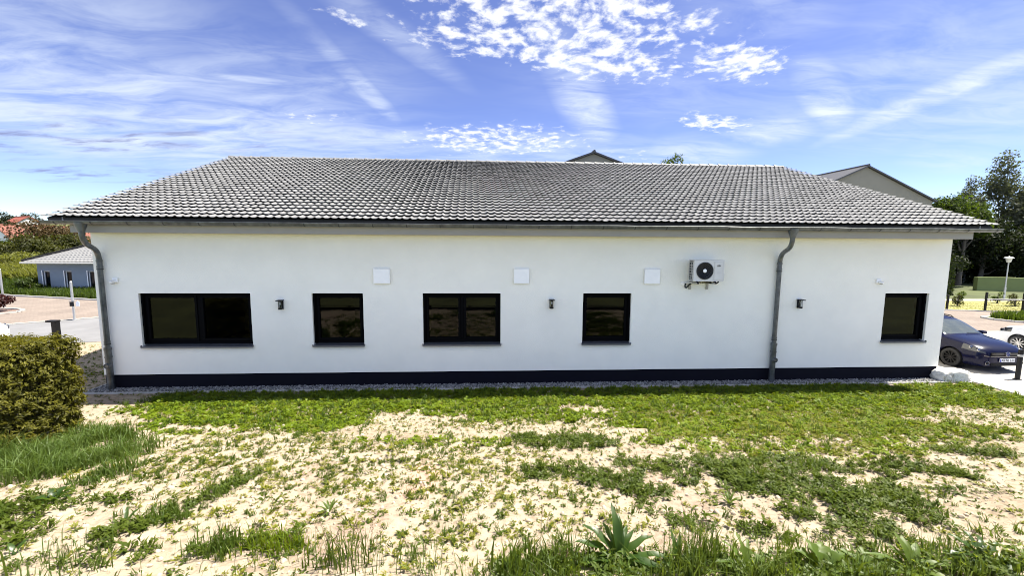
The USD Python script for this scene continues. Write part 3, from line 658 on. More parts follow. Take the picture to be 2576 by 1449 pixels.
M['leaf_bright'] = leafy('leaf_bright', (.03, .05, .008), (.09, .125, .022), .4, .8)
M['leaf_white'] = leafy('leaf_white', (.32, .33, .2), (.7, .7, .5), .3, 1.5, tcol=(.4, .42, .25))
M['leaf_red'] = leafy('leaf_red', (.02, .006, .006), (.06, .018, .016), .3, 3, tcol=(.12, .03, .02))
M['leaf_hedge'] = leafy('leaf_hedge', (.032, .034, .003), (.44, .41, .055), .25, 7.0, tcol=(.30, .27, .02), gloss=.01)
M['meadow'] = leafy('meadow_grass', (.11, .12, .022), (.27, .26, .065), .4, .6)
M['verge'] = leafy('verge_grass', (.035, .06, .008), (.105, .14, .02), .4, .8)

# ================================================================== HEDGE
def hedge():
    rng = np.random.default_rng(31)
    t = thing('hedge', 'clipped yellow-green hedge with rounded top at the left edge', 'hedge', (0, 0, 0))
    h, ln, wd = 2.05, 5.2, 1.7
    u = np.array([-.07, -.9975]); q_ = np.array([-.9975, .07]); p0 = np.array([-8.50, 9.0]); cxy = p0 + u * ln / 2 + q_ * wd / 2
    n = 46000
    p = rng.uniform(-1, 1, (n, 3)); k = rng.choice(4, n, p=[.50, .16, .24, .10])
    p[k == 0, 1] = -1; p[k == 1, 0] = -1; p[k == 2, 2] = 1; p[k == 3, 1] = 1
    e = 13.0; q = (np.abs(p) ** e).sum(1) ** (1 / e); p = p / q[:, None]
    nrm = np.sign(p) * np.abs(p) ** (e - 1); nrm /= np.linalg.norm(nrm, axis=1, keepdims=True)
    s = np.array([ln / 2, wd / 2, h / 2]); B = np.array([[*u, 0], [*q_, 0], [0, 0, 1.0]]); c = np.array([*cxy, h / 2 + .12])
    P = c + (p * s) @ B; nrm = nrm @ B
    bump = meshkit.fbm(P * 2.4, 3, 4) - .5; fine = meshkit.fbm(P * 9, 2, 7) - .5
    P = P + nrm * (bump * .20 + fine * .30 - rng.exponential(.06, n))[:, None] + rng.normal(0, .012, (n, 3))
    P[:, 2] = np.maximum(P[:, 2], ground_z(P[:, 0], P[:, 1]) + .02)
    V, F = leaf_cards(P, .075, rng, normal=nrm + [0, 0, .6], spread=.5, aspect=.42)
    put(t, 'foliage', MB().add(V, F), M['leaf_hedge'])
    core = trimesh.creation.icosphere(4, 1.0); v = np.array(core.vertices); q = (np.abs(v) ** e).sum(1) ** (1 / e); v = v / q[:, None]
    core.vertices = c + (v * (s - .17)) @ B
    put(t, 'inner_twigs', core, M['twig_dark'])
    st = MB()
    for d in np.arange(.4, ln, .5):
        b0 = p0 + u * d + q_ * wd / 2; limb(st, [*b0, .0], [b0[0] + .1, b0[1], 1.6], .035, .012, rng)
    put(t, 'stem', st, M['bark'], kind='stuff')
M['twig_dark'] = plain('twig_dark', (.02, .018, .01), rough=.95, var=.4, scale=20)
hedge()

# ================================================================== LEFT: yard, street, small house, hillside
structure('asphalt_yard', sheet(Polygon([(-60, 9.0), (-30, 14.6), (-16.65, 17.42), (-11.9, 18.2), (-11.9, 29.9), (-20.95, 23.17), (-23.1, 21.54), (-27, 19.3), (-60, 4)]).buffer(0), .010), M['asphalt'])
M['paver'] = None
def paver_mat(name, c1, c2, mortar, w, h, scale=1.0, rot=0.0):
    N = {'g': ('geometry', {}), 'mp': ('mapping', {'rotation': (0, 0, rot)}), 'b': ('brick_texture', {'color1': c1, 'color2': c2, 'mortar': mortar, 'scale': scale, 'mortar_size': .006, 'mortar_smooth': .3, 'brick_width': w, 'row_height': h}),
         'n': ('noise_texture', {'scale': .7, 'detail': 5.0}), 'r': ('rgb_ramp', {'ramp': [(.3, (.82, .82, .82)), (.7, (1.08, 1.08, 1.08))]}), 'm': ('mix', {'mix_type': 'multiply', 'fac': 1.0}),
         'bp': ('bump', {'strength': .3, 'distance': .006, 'invert': True}), 'p': ('principled_bsdf', {'roughness': .9, 'specular_ior_level': .2})}
    return usdkit.material(stage, '/World/Looks/' + name, N, [('g.position', 'mp.vector'), ('mp.vector', 'b.vector'), ('g.position', 'n.vector'), ('n.fac', 'r.fac'), ('b.color', 'm.color1'), ('r.color', 'm.color2'), ('m.color', 'p.base_color'), ('b.fac', 'bp.height'), ('bp.normal', 'p.normal')], surface='p.BSDF')
M['paver'] = paver_mat('street_pavers', (.215, .178, .152), (.185, .152, .13), (.14, .117, .10), .22, .11)
M['paver_light'] = paver_mat('parking_pavers', (.40, .385, .36), (.36, .345, .32), (.26, .25, .23), .3, .2)
structure('street', sheet(Polygon([(-90, 20), (-60, 4.2), (-27, 19.35), (-23.1, 21.6), (-20.95, 23.22), (-11.9, 29.95), (-11.9, 33), (-27.2, 30.1), (-36.4, 32.9), (-90, 52)]).buffer(0), .006), M['paver'])
def kerb_line(name, pts, w=.14, h=.07, mat='concrete', parent=None, step=1.0):
    """a row of kerb stones, each a part of the row"""
    ls = LineString(pts); n = max(1, int(ls.length / step)); first = None
    for i in range(n):
        a, b = ls.interpolate(i / n * ls.length), ls.interpolate((i + 1) / n * ls.length)
        d = np.array([b.x - a.x, b.y - a.y]); L = np.linalg.norm(d); d /= L; q = np.array([-d[1], d[0]]) * w / 2
        a_, b_ = np.array([a.x, a.y]) + d * .006, np.array([b.x, b.y]) - d * .006
        P = [a_ - q, b_ - q, b_ + q, a_ + q]
        v = [[*p, -.15] for p in P] + [[*p, h] for p in P]
        mb = MB().add(v, [[3, 2, 1, 0], [4, 5, 6, 7], [0, 1, 5, 4], [1, 2, 6, 5], [2, 3, 7, 6], [3, 0, 4, 7]])
        if first is None: first = structure(name, mb, M[mat])
        else: put(first, 'kerb_stone', mb, M[mat])
    return first
kerb_line('yard_kerb', [(-27, 19.33), (-23.1, 21.57), (-20.95, 23.2), (-16, 26.9)], .16, .05)
kerb_line('street_kerb', [(-40, 34.2), (-36.4, 32.9), (-27.2, 30.1), (-20, 31.4)], .15, .10)
def blades(n, x, y, z, hgt, width, rng, lean=.35):
    """grass blades of three triangles each at the points x, y, z"""
    x, y, z = (np.asarray(a, float) for a in (x, y, z)); h = np.broadcast_to(np.asarray(hgt, float), (n,)) * rng.uniform(.6, 1.25, n)
    a = rng.uniform(0, 2 * np.pi, n); l = np.abs(rng.normal(0, lean, n)) * h
    b = a + rng.normal(0, 1.2, n); w = width * rng.uniform(.7, 1.3, n) / 2
    s = np.stack([-np.sin(b), np.cos(b), 0 * b], 1) * w[:, None]; o = np.stack([np.cos(a), np.sin(a), 0 * a], 1)
    p0 = np.stack([x, y, z], 1); p1 = p0 + o * (l * .3)[:, None] + np.stack([0 * h, 0 * h, h * .6], 1); p2 = p0 + o * l[:, None] + np.stack([0 * h, 0 * h, h * (1 - .15 * l / h)], 1)
    V = np.stack([p0 - s, p0 + s, p1 + s * .8, p1 - s * .8, p2], 1).reshape(-1, 3); i = np.arange(n)[:, None] * 5
    return V, np.vstack([i + [0, 1, 2], i + [0, 2, 3], i + [3, 2, 4]])
# grass bank between the street and the small house
rb = np.random.default_rng(41)
def bank_z(x, y):
    """gentle rise behind the street, higher to the left"""
    f = np.clip((y - (30.4 + (-27.2 - x) * .30)) / 6.0, 0, 1)
    return f * np.clip((-35.2 - x) / 3.0, 0, 1) * 1.5 + f * .05
bx = np.linspace(-70, -11, 60); by = np.linspace(29, 60, 32)
Xb, Yb = np.meshgrid(bx, by, indexing='ij')
structure('grass_bank', grid_mesh(bx, by, lambda X, Y: bank_z(X, Y) + np.where(Y < 30.3 + np.maximum(0, (-27.2 - X)) * .30 + np.maximum(0, X + 27.2) * .2, -.5, .02)), M['verge_soil'] if 'verge_soil' in M else plain('bank_soil', (.14, .15, .06), rough=.95, var=.3))
def scatter_grass(name, fn, n, hgt, width, mat, rng, zf, lean=.35):
    P = fn(n); V, F = blades(len(P), P[:, 0], P[:, 1], zf(P[:, 0], P[:, 1]), hgt, width, rng, lean)
    put('/World', name, MB().add(V, F), M[mat], kind='stuff')
def verge_pts(n):
    x = rb.uniform(-46, -24, n); y0 = 30.45 + np.maximum(0, (-27.2 - x)) * .30 + np.maximum(0, x + 27.2) * .2
    return np.stack([x, y0 + rb.uniform(0, 1, n) ** 1.2 * 4.6], 1)
scatter_grass('verge_grass', verge_pts, 14000, .45, .05, 'verge', rb, bank_z, .4)
def mead_pts(n):
    x = rb.uniform(-54, -36.4, n); return np.stack([x, 36.2 + (-36.5 - x) * .2 + rb.uniform(0, 6, n)], 1)
scatter_grass('meadow_grass', mead_pts, 12000, .9, .09, 'meadow', rb, bank_z, .45)
def shrub(name, label, x, y, z, rx, h, mat, n, leaf, seed, category='shrub', group=None, nclump=9):
    return tree(name, label, x, y, z, h, rx, M[mat], n, leaf, seed, trunk=.05, base=.02, clump=.5, nclump=nclump, group=group, category=category)
shrub('shrub', 'green bush at the left corner of the small grey-blue house', -36.3, 34.6, .1, .75, 1.25, 'leaf_green', 1500, .16, 51)
shrub('shrub', 'dark red leafed shrub on the kerbed island at the left edge', -28.7, 25.2, .0, 1.05, 1.15, 'leaf_red', 1600, .16, 52)
shrub('shrub', 'pale yellow-green flowering bush on the meadow bank', -44.5, 40.6, 1.2, 2.6, 1.9, 'meadow', 2600, .2, 53)
# kerbed island with the red shrub
ci = [(-28.9 + 1.9 * math.cos(a), 24.9 + 1.25 * math.sin(a)) for a in np.linspace(0, 2 * math.pi, 25)]
structure('planted_island', sheet(Polygon(ci), .03), plain('island_soil', (.16, .11, .09), rough=.95))
kerb_line('island_kerb', ci, .14, .09, step=.8)
def post(name, label, x, y, h, r, mat, category, extra=None):
    t = thing(name, label, category, (x, y, 0))
    put(t, 'pole', MB().lathe([(r * 1.6, -.1), (r * 1.6, .04), (r, .05), (r, h), (r * .6, h + r * .6), (0, h + r * .6)], 10), M[mat], smooth=30)
    return t
post('street_post', 'thin grey metal post at the left edge of the street', -29.85, 26.9, 2.36, .05, 'steel', 'post')
sp = post('sign_post', 'grey post with a small white sign and black box by the yard', -21.6, 22.5, 2.02, .05, 'steel', 'sign post')
put(sp, 'sign_plate', MB().bbox(.16, -.03, .74, .34, -.015, .95, .004).man(m3.Manifold.hull_points(np.array([[.16, -.03, .951], [.34, -.03, .951], [.25, -.03, 1.02], [.16, -.015, .951], [.34, -.015, .951], [.25, -.015, 1.02]]))), M['white'])
put(sp, 'meter_box', MB().bbox(-.12, -.06, .74, .10, -.052, .98, .003), M['black'])
put(sp, 'bracket', MB().bbox(-.16, -.05, 1.02, .16, .0, 1.05, .004), M['steel'])
bl = thing('bollard_light', 'black bollard light with a flat overhanging top behind the hedge', 'bollard', (-16.85, 16.8, 0))
put(bl, 'column', MB().bbox(-.09, -.09, -.1, .09, .09, .97, .008), M['black'])
put(bl, 'top_plate', MB().bbox(-.27, -.11, .972, .10, .11, 1.04, .008), M['black'])

# small hipped house
sh = thing('small_house', 'small grey-blue house with light hipped tile roof across the street on the left', 'house', (-36.6, 35.55, 0))
M['blue_render'] = plain('blue_render', (.20, .235, .27), rough=.9, var=.06, scale=2)
SW, SD, SH = 12.0, 9.0, 2.32
wp = sbox(0, -.6, SW, SH); wx = [.38, 2.06, 3.85, 6.0, 8.2]
for x in wx: wp = wp.difference(sbox(x, .18, x + .55, 1.68))
sw = MB().tm(upright(extrude(wp, .3), 0)).box(0, .3, -.6, .3, SD, SH).box(SW - .3, .3, -.6, SW, SD, SH).box(.3, SD - .3, -.6, SW - .3, SD, SH).box(.3, .301, -.5, SW - .3, 2.5, -.2).box(.3, 2.5, -.5, SW - .3, 2.6, SH)
put(sh, 'wall', sw, M['blue_render'])
for x in wx:
    fr = MB().box(x - .002, .12, .182, x + .05, .19, 1.678).box(x + .50, .12, .182, x + .552, .19, 1.678).box(x + .05, .12, 1.63, x + .5, .19, 1.678).box(x + .05, .12, .182, x + .5, .19, .23).box(x - .05, -.03, .14, x + .6, .12, .18)
    w_ = put(sh, 'window', fr, M['white']); put(w_, 'pane', vpane(x + .05, .15, .23, x + .5, 1.63), M['glass'])
    put(w_, 'reveal_trim', MB().box(x - .06, -.012, .182, x, .03, 1.74), M['white'])
M['light_tile'] = plain('light_roof_tile', (.19, .19, .19), rough=.5, var=.2, scale=5, spec=.4)
O = .55; hr = MB(); rp = 2.35; run = SD / 2 + O
ez = SH + .12; rows = 14
def hip_rows(mb):
    for r in range(rows):
        a, b = r / rows, (r + 1.08) / rows
        za, zb = ez + rp * a, ez + rp * b; k = int((SW + 2 * O - 2 * run * a) / .3)
        xa0, xa1 = -O + run * a, SW + O - run * a; xb0, xb1 = -O + run * min(b, 1), SW + O - run * min(b, 1)
        us = np.linspace(0, 1, 2 * k + 1); wv = np.where(np.arange(2 * k + 1) % 2, .035, 0)
        A = np.stack([xa0 + (xa1 - xa0) * us, np.full(len(us), -O + run * a), za + .05 + wv], 1); B = np.stack([xb0 + (xb1 - xb0) * us, np.full(len(us), -O + run * b), zb + .01 + wv], 1)
        C_ = A - [0, 0, .05]; n = len(us); i = np.arange(n - 1)[:, None]
        mb.add(np.vstack([A, B, C_]), np.vstack([i + [0, 1, n + 1], i + [0, n + 1, n], i + [2 * n, 2 * n + 1, 1], i + [2 * n, 1, 0]]))
tiles = MB(); hip_rows(tiles)
hv = [(-O, -O, ez), (SW + O, -O, ez), (SW + O, SD + O, ez), (-O, SD + O, ez), (-O + run, SD / 2, ez + rp), (SW + O - run, SD / 2, ez + rp)]
hr.add(np.array(hv) - [0, 0, .03], [[0, 3, 4], [1, 5, 2]]).add(np.array(hv) - [0, 0, .03], [[0, 1, 5, 4], [2, 3, 4, 5], [3, 2, 1, 0]])
rf = put(sh, 'roof', hr, M['underlay']); put(rf, 'roof_tile_field', tiles, M['light_tile'], kind='stuff')
for a, b in ((0, 4), (1, 5), (4, 5)): put(rf, 'hip_cap', MB().tube([np.array(hv[a]) + [0, 0, .07], np.array(hv[b]) + [0, 0, .10]], .13, 8), M['black'])
put(sh, 'gutter', MB().bbox(-O - .08, -O - .12, ez - .12, SW + O + .08, -O - .01, ez - .01, .03), M['offwhite'])
put(sh, 'soffit', MB().box(-O, -O, ez - .14, SW + O, -.003, ez - .10), M['offwhite'])

# hillside and what grows and stands on it
def hill_z(x, y): 
    return np.clip((np.hypot(x * .55, y) - 62) / 60, 0, 1) ** .9 * 9.2 * np.clip((-x - 5) / 40, 0, 1) + .6 * (meshkit.fbm(np.stack([x, y, 0 * x], -1) * .05, 3, 2) - .5) * np.clip((np.hypot(x * .55, y) - 62) / 20, 0, 1)
hx = np.linspace(-330, -5, 80); hy = np.linspace(40, 260, 60)
structure('hillside', grid_mesh(hx, hy, lambda X, Y: hill_z(X, Y) + np.where(hill_z(X, Y) < .02, -.3, 0)), plain('hill_grass', (.10, .12, .035), rough=.95, var=.4, scale=.1), smooth=True)
def gable_house(name, label, x, y, z, w, d, h, rise, rz, wall, roofm, wins=(), over=.3, group=None, fullwidth=True):
    t = thing(name, label, 'house', (x, y, z), rz, group=group)
    gp_ = Polygon([(-w / 2, -2.0), (w / 2, -2.0), (w / 2, h), (0, h + rise), (-w / 2, h)])
    for (cx, cz, ww, hh) in wins: gp_ = gp_.difference(sbox(cx - ww / 2, cz - hh / 2, cx + ww / 2, cz + hh / 2))
    mb = MB().tm(upright(extrude(gp_, .3), 0)); g2 = Polygon([(-w / 2, -2.0), (w / 2, -2.0), (w / 2, h), (0, h + rise), (-w / 2, h)])
    mb.tm(upright(extrude(g2, .3), d - .3)); mb.box(-w / 2, .3, -2, -w / 2 + .3, d - .3, h).box(w / 2 - .3, .3, -2, w / 2, d - .3, h)
    put(t, 'wall', mb, wall)
    for (cx, cz, ww, hh) in wins:
        q = put(t, 'window', MB().box(cx - ww / 2, .08, cz - hh / 2, cx - ww / 2 + .09, .16, cz + hh / 2).box(cx + ww / 2 - .09, .08, cz - hh / 2, cx + ww / 2, .16, cz + hh / 2).box(cx - ww / 2 + .09, .08, cz + hh / 2 - .09, cx + ww / 2 - .09, .16, cz + hh / 2).box(cx - ww / 2 + .09, .08, cz - hh / 2, cx + ww / 2 - .09, .16, cz - hh / 2 + .09), M['white'])
        put(q, 'pane', MB().box(cx - ww / 2 + .09, .11, cz - hh / 2 + .09, cx + ww / 2 - .09, .13, cz + hh / 2 - .09), M['frame'])
    sl = rise / (w / 2); e = over; th = .13
    for s in (-1, 1):
        P = [(0, h + rise + .03), (s * (w / 2 + e), h - sl * e + .03), (s * (w / 2 + e), h - sl * e + .03 + th), (0, h + rise + .03 + th)]
        put(t, 'roof_slope', MB().tm(upright(extrude(Polygon(P).buffer(0), d + .36), -.18)), roofm)
    put(t, 'ridge', MB().tube([(0, -.2, h + rise + .03 + th), (0, d + .2, h + rise + .03 + th)], .11, 8), roofm)
    return t
M['red_tile'] = plain('red_roof', (.24, .06, .036), rough=.8, var=.3, scale=1.5, bump=.3, bscale=8)
M['red_tile2'] = plain('red_brown_roof', (.17, .06, .04), rough=.8, var=.3, scale=1.5, bump=.3, bscale=8)
M['white_render'] = plain('white_render', (.6, .6, .58), rough=.9, var=.08)
M['beige_render'] = plain('beige_render', (.20, .19, .155), rough=.9, var=.06, scale=1.0)
M['cream_render'] = plain('cream_render', (.5, .47, .35), rough=.9, var=.06)
M['grey_roof'] = plain('grey_roof', (.05, .05, .053), rough=.55, var=.2, scale=2)
M['olive_render'] = plain('olive_render', (.16, .19, .065), rough=.9, var=.08, scale=1.2)
def roof_along(name, label, x, y, z, w, d, h, rise, rz, wall, roofm): 
    return gable_house(name, label, x, y, z, w, d, h, rise, rz, wall, roofm)
gable_house('hill_house', 'white gabled house with red roof among trees at the left edge', -77.6, 70, 1.6, 5.6, 10, 2.6, 2.3, -8, M['white_render'], M['red_tile2'], [(-1.2, 1.2, .8, 1.1), (1.1, 1.2, .8, 1.1), (-.6, 3.2, .7, .9)])
gable_house('hill_house', 'distant house with bright red roof on the wooded skyline', -89.0, 86, 5.4, 5.0, 6, 1.6, 1.7, 62, M['white_render'], M['red_tile'], [(-1, .7, .7, .9), (1, .7, .7, .9)])
gable_house('hill_house', 'beige house with brown roof behind the small hipped house', -56.6, 60, 1.4, 6, 8, 2.6, 1.3, -25, M['cream_render'], M['red_tile2'], [(-1, 1.2, .8, 1.1)])
HT = [  # label, x, y, h, rx, material, n, leaf
 ('broad brown-leaved tree in front of the hillside houses', -48.8, 48.5, 6.7, 3.2, 'leaf_brown', 4960, .29),
 ('olive green round tree left of the small house', -45.8, 45.5, 5.0, 2.6, 'leaf_olive', 4030, .29),
 ('olive green tree at the left edge behind the meadow bank', -49.6, 44.8, 4.2, 2.7, 'leaf_olive', 4030, .29),
 ('dark green low tree at the foot of the slope, far left', -53.0, 47.5, 4.5, 2.8, 'leaf_green', 4030, .29),
 ('brown and green tree rising behind the small hipped roof', -50.2, 52.5, 6.5, 2.7, 'leaf_brown', 4030, .29),
 ('green tree just left of the building corner under the gutter', -44.6, 47.5, 5.3, 2.4, 'leaf_olive', 3410, .29),
 ('tall dark green tree behind the olive ones', -57.6, 55.5, 5.6, 2.6, 'leaf_green', 3720, .29)]
for i, (lab, x, y, h, rx, mt, n, lf) in enumerate(HT): tree('hill_tree', lab, x, y, float(hill_z(np.float64(x), np.float64(y))), h, rx, M[mt], n, lf, 60 + i, trunk=.2, base=.06, clump=.42, nclump=16)
tree('flowering_tree', 'cream flowering tree just left of the downpipe hopper', -55.5, 58.5, 2.0, 4.6, 1.7, M['leaf_white'], 2600, .24, 71, trunk=.12, base=.1)
SK = [('dark round tree on the skyline right of the red roof', -97.4, 95, 4.6, 5.8, 2.4, 'leaf_dark'), ('dark tree on the skyline at the far left corner', -100.0, 92, 4.7, 5.9, 3.2, 'leaf_dark'), ('dark tree on the skyline left of the red roof', -100.6, 95, 4.6, 5.3, 2.8, 'leaf_dark'),
      ('small pale skyline tree just behind the red roof', -101.5, 97, 5.2, 5.4, 1.8, 'leaf_birch'), ('dark bushy tree below the skyline at the far left', -88.2, 82, 4.2, 4.0, 2.8, 'leaf_dark'), ('dark green tree between the two red roofs', -83.2, 79, 3.6, 3.6, 2.3, 'leaf_green')]
for i, (lab, x, y, z, h, rx, mt) in enumerate(SK): tree('skyline_tree', lab, x, y, z, h, rx, M[mt], 3600, .3, 80 + i, trunk=.2, base=.06, clump=.45, nclump=14)

# ================================================================== BEHIND THE ROOF AND RIGHT
def back_gable(label, xa, y, za, half, pitch, zb, deep):
    return gable_house('gabled_building', label, xa, y, 0, half * 2, deep, za - math.tan(math.radians(pitch)) * half - .2, math.tan(math.radians(pitch)) * half, 0, M['beige_render'], M['grey_roof'], over=.25, group=None)
structure('field', sheet(Polygon([(12, 30.62), (36.9, 30.42), (41, 30.37), (96, 28.22), (300, 18), (300, 320), (12, 320)]), .004), plain('field_grass', (.06, .075, .02), rough=.95, var=.4, scale=.3))
back_gable('beige gable end rising behind the middle of the tiled ridge', 7.95, 32, 11.2, 6.2, 19.5, 0, 14)
back_gable('beige gable end with dark verge behind the right slope of the roof', 32.7, 35, 11.15, 6.35, 24.0, 0, 16)
tree('back_tree', 'loose-leaved tree top peeping over the ridge right of centre', 19.7, 45, 0, 15.2, 3.0, M['leaf_green'], 5200, .24, 90, trunk=.3, base=.35, clump=.34, droop=.6)
# right: parking, street, lawn, fence
structure('parking_pavement', sheet(Polygon([(14.8, 9.2), (30, 9.2), (30, 18.6), (14.8, 18.6)]), .010), M['paver_light'])
structure('street', sheet(Polygon([(14.0, 18.6), (30, 18.6), (30, 9.2), (80, -6), (80, 20), (33.2, 23.6), (31.5, 24.5), (29.9, 25.0), (14.0, 25.6)]), .006), M['paver'])
kerb_line('pavement_kerb', [(14.74, 9.2), (14.74, 18.6)], .10, .04)
structure('lawn', sheet(Polygon([(14, 25.65), (29.9, 25.1), (31.9, 24.6), (34, 24.2), (90, 14), (95, 27), (41, 29.3), (36.9, 29.4), (14, 29.5)]), .012), plain('lawn_ground', (.26, .235, .085), rough=.95, var=.3, scale=.6, color2=(.19, .19, .055)))
structure('footpath', sheet(Polygon([(14, 29.55), (36.9, 29.45), (41, 29.35), (95, 27.05), (96, 28.2), (41, 30.35), (36.9, 30.4), (14, 30.6)]), .016), M['concrete'])
kerb_line('lawn_kerb', [(20, 25.4), (29.9, 25.02), (31.9, 24.5), (34, 24.1), (40, 23.0)], .15, .06)
def lawn_pts(n):
    x = rb.uniform(24, 50, n); return np.stack([x, 25.3 - np.maximum(0, x - 29.9) * .18 + rb.uniform(0.1, 4.0, n)], 1)
scatter_grass('lawn_grass', lawn_pts, 5000, .045, .03, 'meadow', rb, lambda x, y: 0 * x + .012, .6)
isl = [(28.55 + .0, 21.55), (28.7, 22.25), (29.7, 22.6), (32, 22.6), (40, 21.4), (40, 17.5), (33, 18.6), (30.2, 19.9), (28.9, 20.9)]
structure('grass_island', sheet(Polygon(isl), .05), plain('verge_earth', (.12, .13, .05), rough=.95))
kerb_line('grass_island_kerb', isl + [isl[0]], .18, .09, step=.7)
ip = Polygon(isl).buffer(-.25)
def isl_pts(n):
    q = np.stack([rb.uniform(28.5, 38, n), rb.uniform(18, 22.7, n)], 1); return q[shapely.contains_xy(ip, q[:, 0], q[:, 1])]
scatter_grass('island_grass', isl_pts, 16000, .42, .035, 'verge', rb, lambda x, y: 0 * x + .05, .4)
ru = np.random.default_rng(47); n = 9000
UP = np.stack([ru.uniform(33, 48, n), 32.2 + ru.uniform(0, 4, n), 2.6 * ru.uniform(0, 1, n)], 1); UP[:, 2] *= .45 + meshkit.fbm(UP * [.6, .6, 0], 3, 5)
UP = UP[UP[:, 0] < 1.2 * UP[:, 1]]
V, F = leaf_cards(UP, .24, ru, spread=1.0); put('/World', 'wood_undergrowth', MB().add(V, F), M['leaf_dark'], kind='stuff')
n = 26000
UP = np.stack([ru.uniform(38, 78, n), 43.5 + ru.uniform(0, 6, n), 4.6 * ru.uniform(0, 1, n) ** 1.1], 1); UP[:, 2] *= .5 + meshkit.fbm(UP * [.5, .5, 0], 3, 5)
V, F = leaf_cards(UP, .34, ru, spread=1.0); put('/World', 'wood_undergrowth', MB().add(V, F), M['leaf_dark'], kind='stuff')
# fence of dark posts and wires
fe = thing('post_fence', 'low fence of dark posts and thin rails along the lawn on the right', 'fence', (0, 0, 0))
fp = [(27.95, 25.62), (29.9, 25.16), (31.9, 24.64), (33.9, 24.2), (35.9, 23.75), (37.9, 23.3)]
for x, y in fp: put(fe, 'post', MB().bbox(x - .05, y - .05, -.1, x + .05, y + .05, 1.02 if x < 31 else 1.24, .008), M['black'])
for z, r, m_ in ((.80, .03, 'offwhite'), (.75, .022, 'black'), (.56, .008, 'black'), (.40, .012, 'black'), (.22, .008, 'black'), (.10, .008, 'black')):
    for (a, b) in zip(fp[2:-1], fp[3:]): put(fe, 'rail', MB().tube([(a[0], a[1] - .055, z), (b[0], b[1] - .055, z)], r, 6), M[m_])
for z in (.62, .3):
    for (a, b) in zip(fp[:2], fp[1:3]): put(fe, 'wire', MB().tube([(a[0], a[1], z), (b[0], b[1], z)], .005, 5), M['black'])
lm = thing('street_lamp', 'tall grey street lamp with a flat round hat on the right', 'street lamp', (41.25, 30.7, 0))
put(lm, 'pole', MB().lathe([(.07, -.1), (.07, .9), (.045, .95), (.04, 2.93), (0, 2.93)], 12), M['steel'], smooth=30)
put(lm, 'lantern', MB().lathe([(.0, 2.9), (.12, 2.92), (.14, 3.0), (.19, 3.25), (0, 3.25)], 14), M['offwhite'], smooth=30)
put(lm, 'lamp_hat', MB().lathe([(0, 3.42), (.06, 3.38), (.28, 3.30), (.29, 3.27), (.15, 3.27)], 20), M['white'], smooth=30)
bx_ = thing('green_garage', 'long flat olive green wall of a low building on the right', 'building', (0, 0, 0))
ga, gb = np.array([46.3, 36.6]), np.array([66.0, 30.0]); gd = (gb - ga) / np.linalg.norm(gb - ga); gn = np.array([-gd[1], gd[0]])
def slab(a, b, th, z0, z1):
    P = [a, b, b + gn * th, a + gn * th]; v = [[*p, z0] for p in P] + [[*p, z1] for p in P]
    return MB().add(v, [[3, 2, 1, 0], [4, 5, 6, 7], [0, 1, 5, 4], [1, 2, 6, 5], [2, 3, 7, 6], [3, 0, 4, 7]])
put(bx_, 'wall', slab(ga, gb, .5, -1.6, 1.30), M['olive_render'])
put(bx_, 'base_band', slab(ga - gn * .02, gb - gn * .02, .019, -1.6, -.10), plain('olive_dark', (.10, .125, .055), rough=.9, var=.1))
BT = [('tall pale birch with see-through crown at the right edge', 59.3, 45.5, 0, 15.6, 3.9, 'leaf_birch', 9000, .30, .2, 1.0),
      ('second birch standing left of the tallest one', 54.9, 45.0, 0, 12.4, 2.4, 'leaf_birch', 5500, .26, .3, .6),
      ('birch at the far right, half out of the picture', 63.5, 45.0, 0, 14.4, 3.2, 'leaf_birch', 6000, .28, .3, .8)]
for i, (lab, x, y, z, h, rx, mt, n, lf, ba, dr) in enumerate(BT): tree('birch_tree', lab, x, y, z, h, rx, M[mt], n, lf, 100 + i, trunk=.26, base=ba, clump=.30, nclump=24, bark='birch_bark', droop=dr, shell=.3)
RT = [('bright green bushy tree beside the right gable', 47.2, 41, 9.7, 2.6, 'leaf_bright', 7000, .26), ('mid green bushy tree next to the bright one', 50.2, 41.5, 9.6, 2.5, 'leaf_green', 6500, .26),
      ('dark tree filling the gap right of the house wall', 46.2, 42.5, 7.6, 3.4, 'leaf_dark', 9000, .26), ('dark tree under the birches', 54.5, 43.0, 8.2, 3.4, 'leaf_dark', 9000, .26),
      ('dark tree behind the street lamp', 58.5, 41.8, 8.0, 3.3, 'leaf_dark', 9000, .26), ('dark tree behind the green wall at the right edge', 63.5, 41.0, 8.4, 3.6, 'leaf_dark', 9000, .26),
      ('dark shrubby tree low at the wood edge', 43.8, 38.5, 4.2, 2.3, 'leaf_dark', 5000, .22), ('dark tree deep in the wood behind the lamp', 52.5, 47.5, 9.0, 3.8, 'leaf_dark', 8000, .3), ('dark undergrowth tree behind the saplings', 48.5, 45.0, 5.5, 3.8, 'leaf_dark', 9000, .28), ('dark undergrowth tree left of the green wall', 44.5, 45.5, 5.5, 3.8, 'leaf_dark', 9000, .28), ('dark undergrowth tree above the green wall', 57.0, 46.5, 6.0, 4.2, 'leaf_dark', 9000, .28), ('dark undergrowth tree above the right end of the green wall', 65.5, 45.0, 6.0, 4.2, 'leaf_dark', 9000, .28), ('dark low tree glimpsed between house wall and fence', 40.0, 46.0, 5.5, 3.6, 'leaf_dark', 8000, .28)]
for i, (lab, x, y, h, rx, mt, n, lf) in enumerate(RT): tree('wood_tree', lab, x, y, 0, h, rx, M[mt], n, lf, 110 + i, trunk=.25, base=.45 if mt in ('leaf_bright', 'leaf_green') else .04, clump=.42, nclump=18)
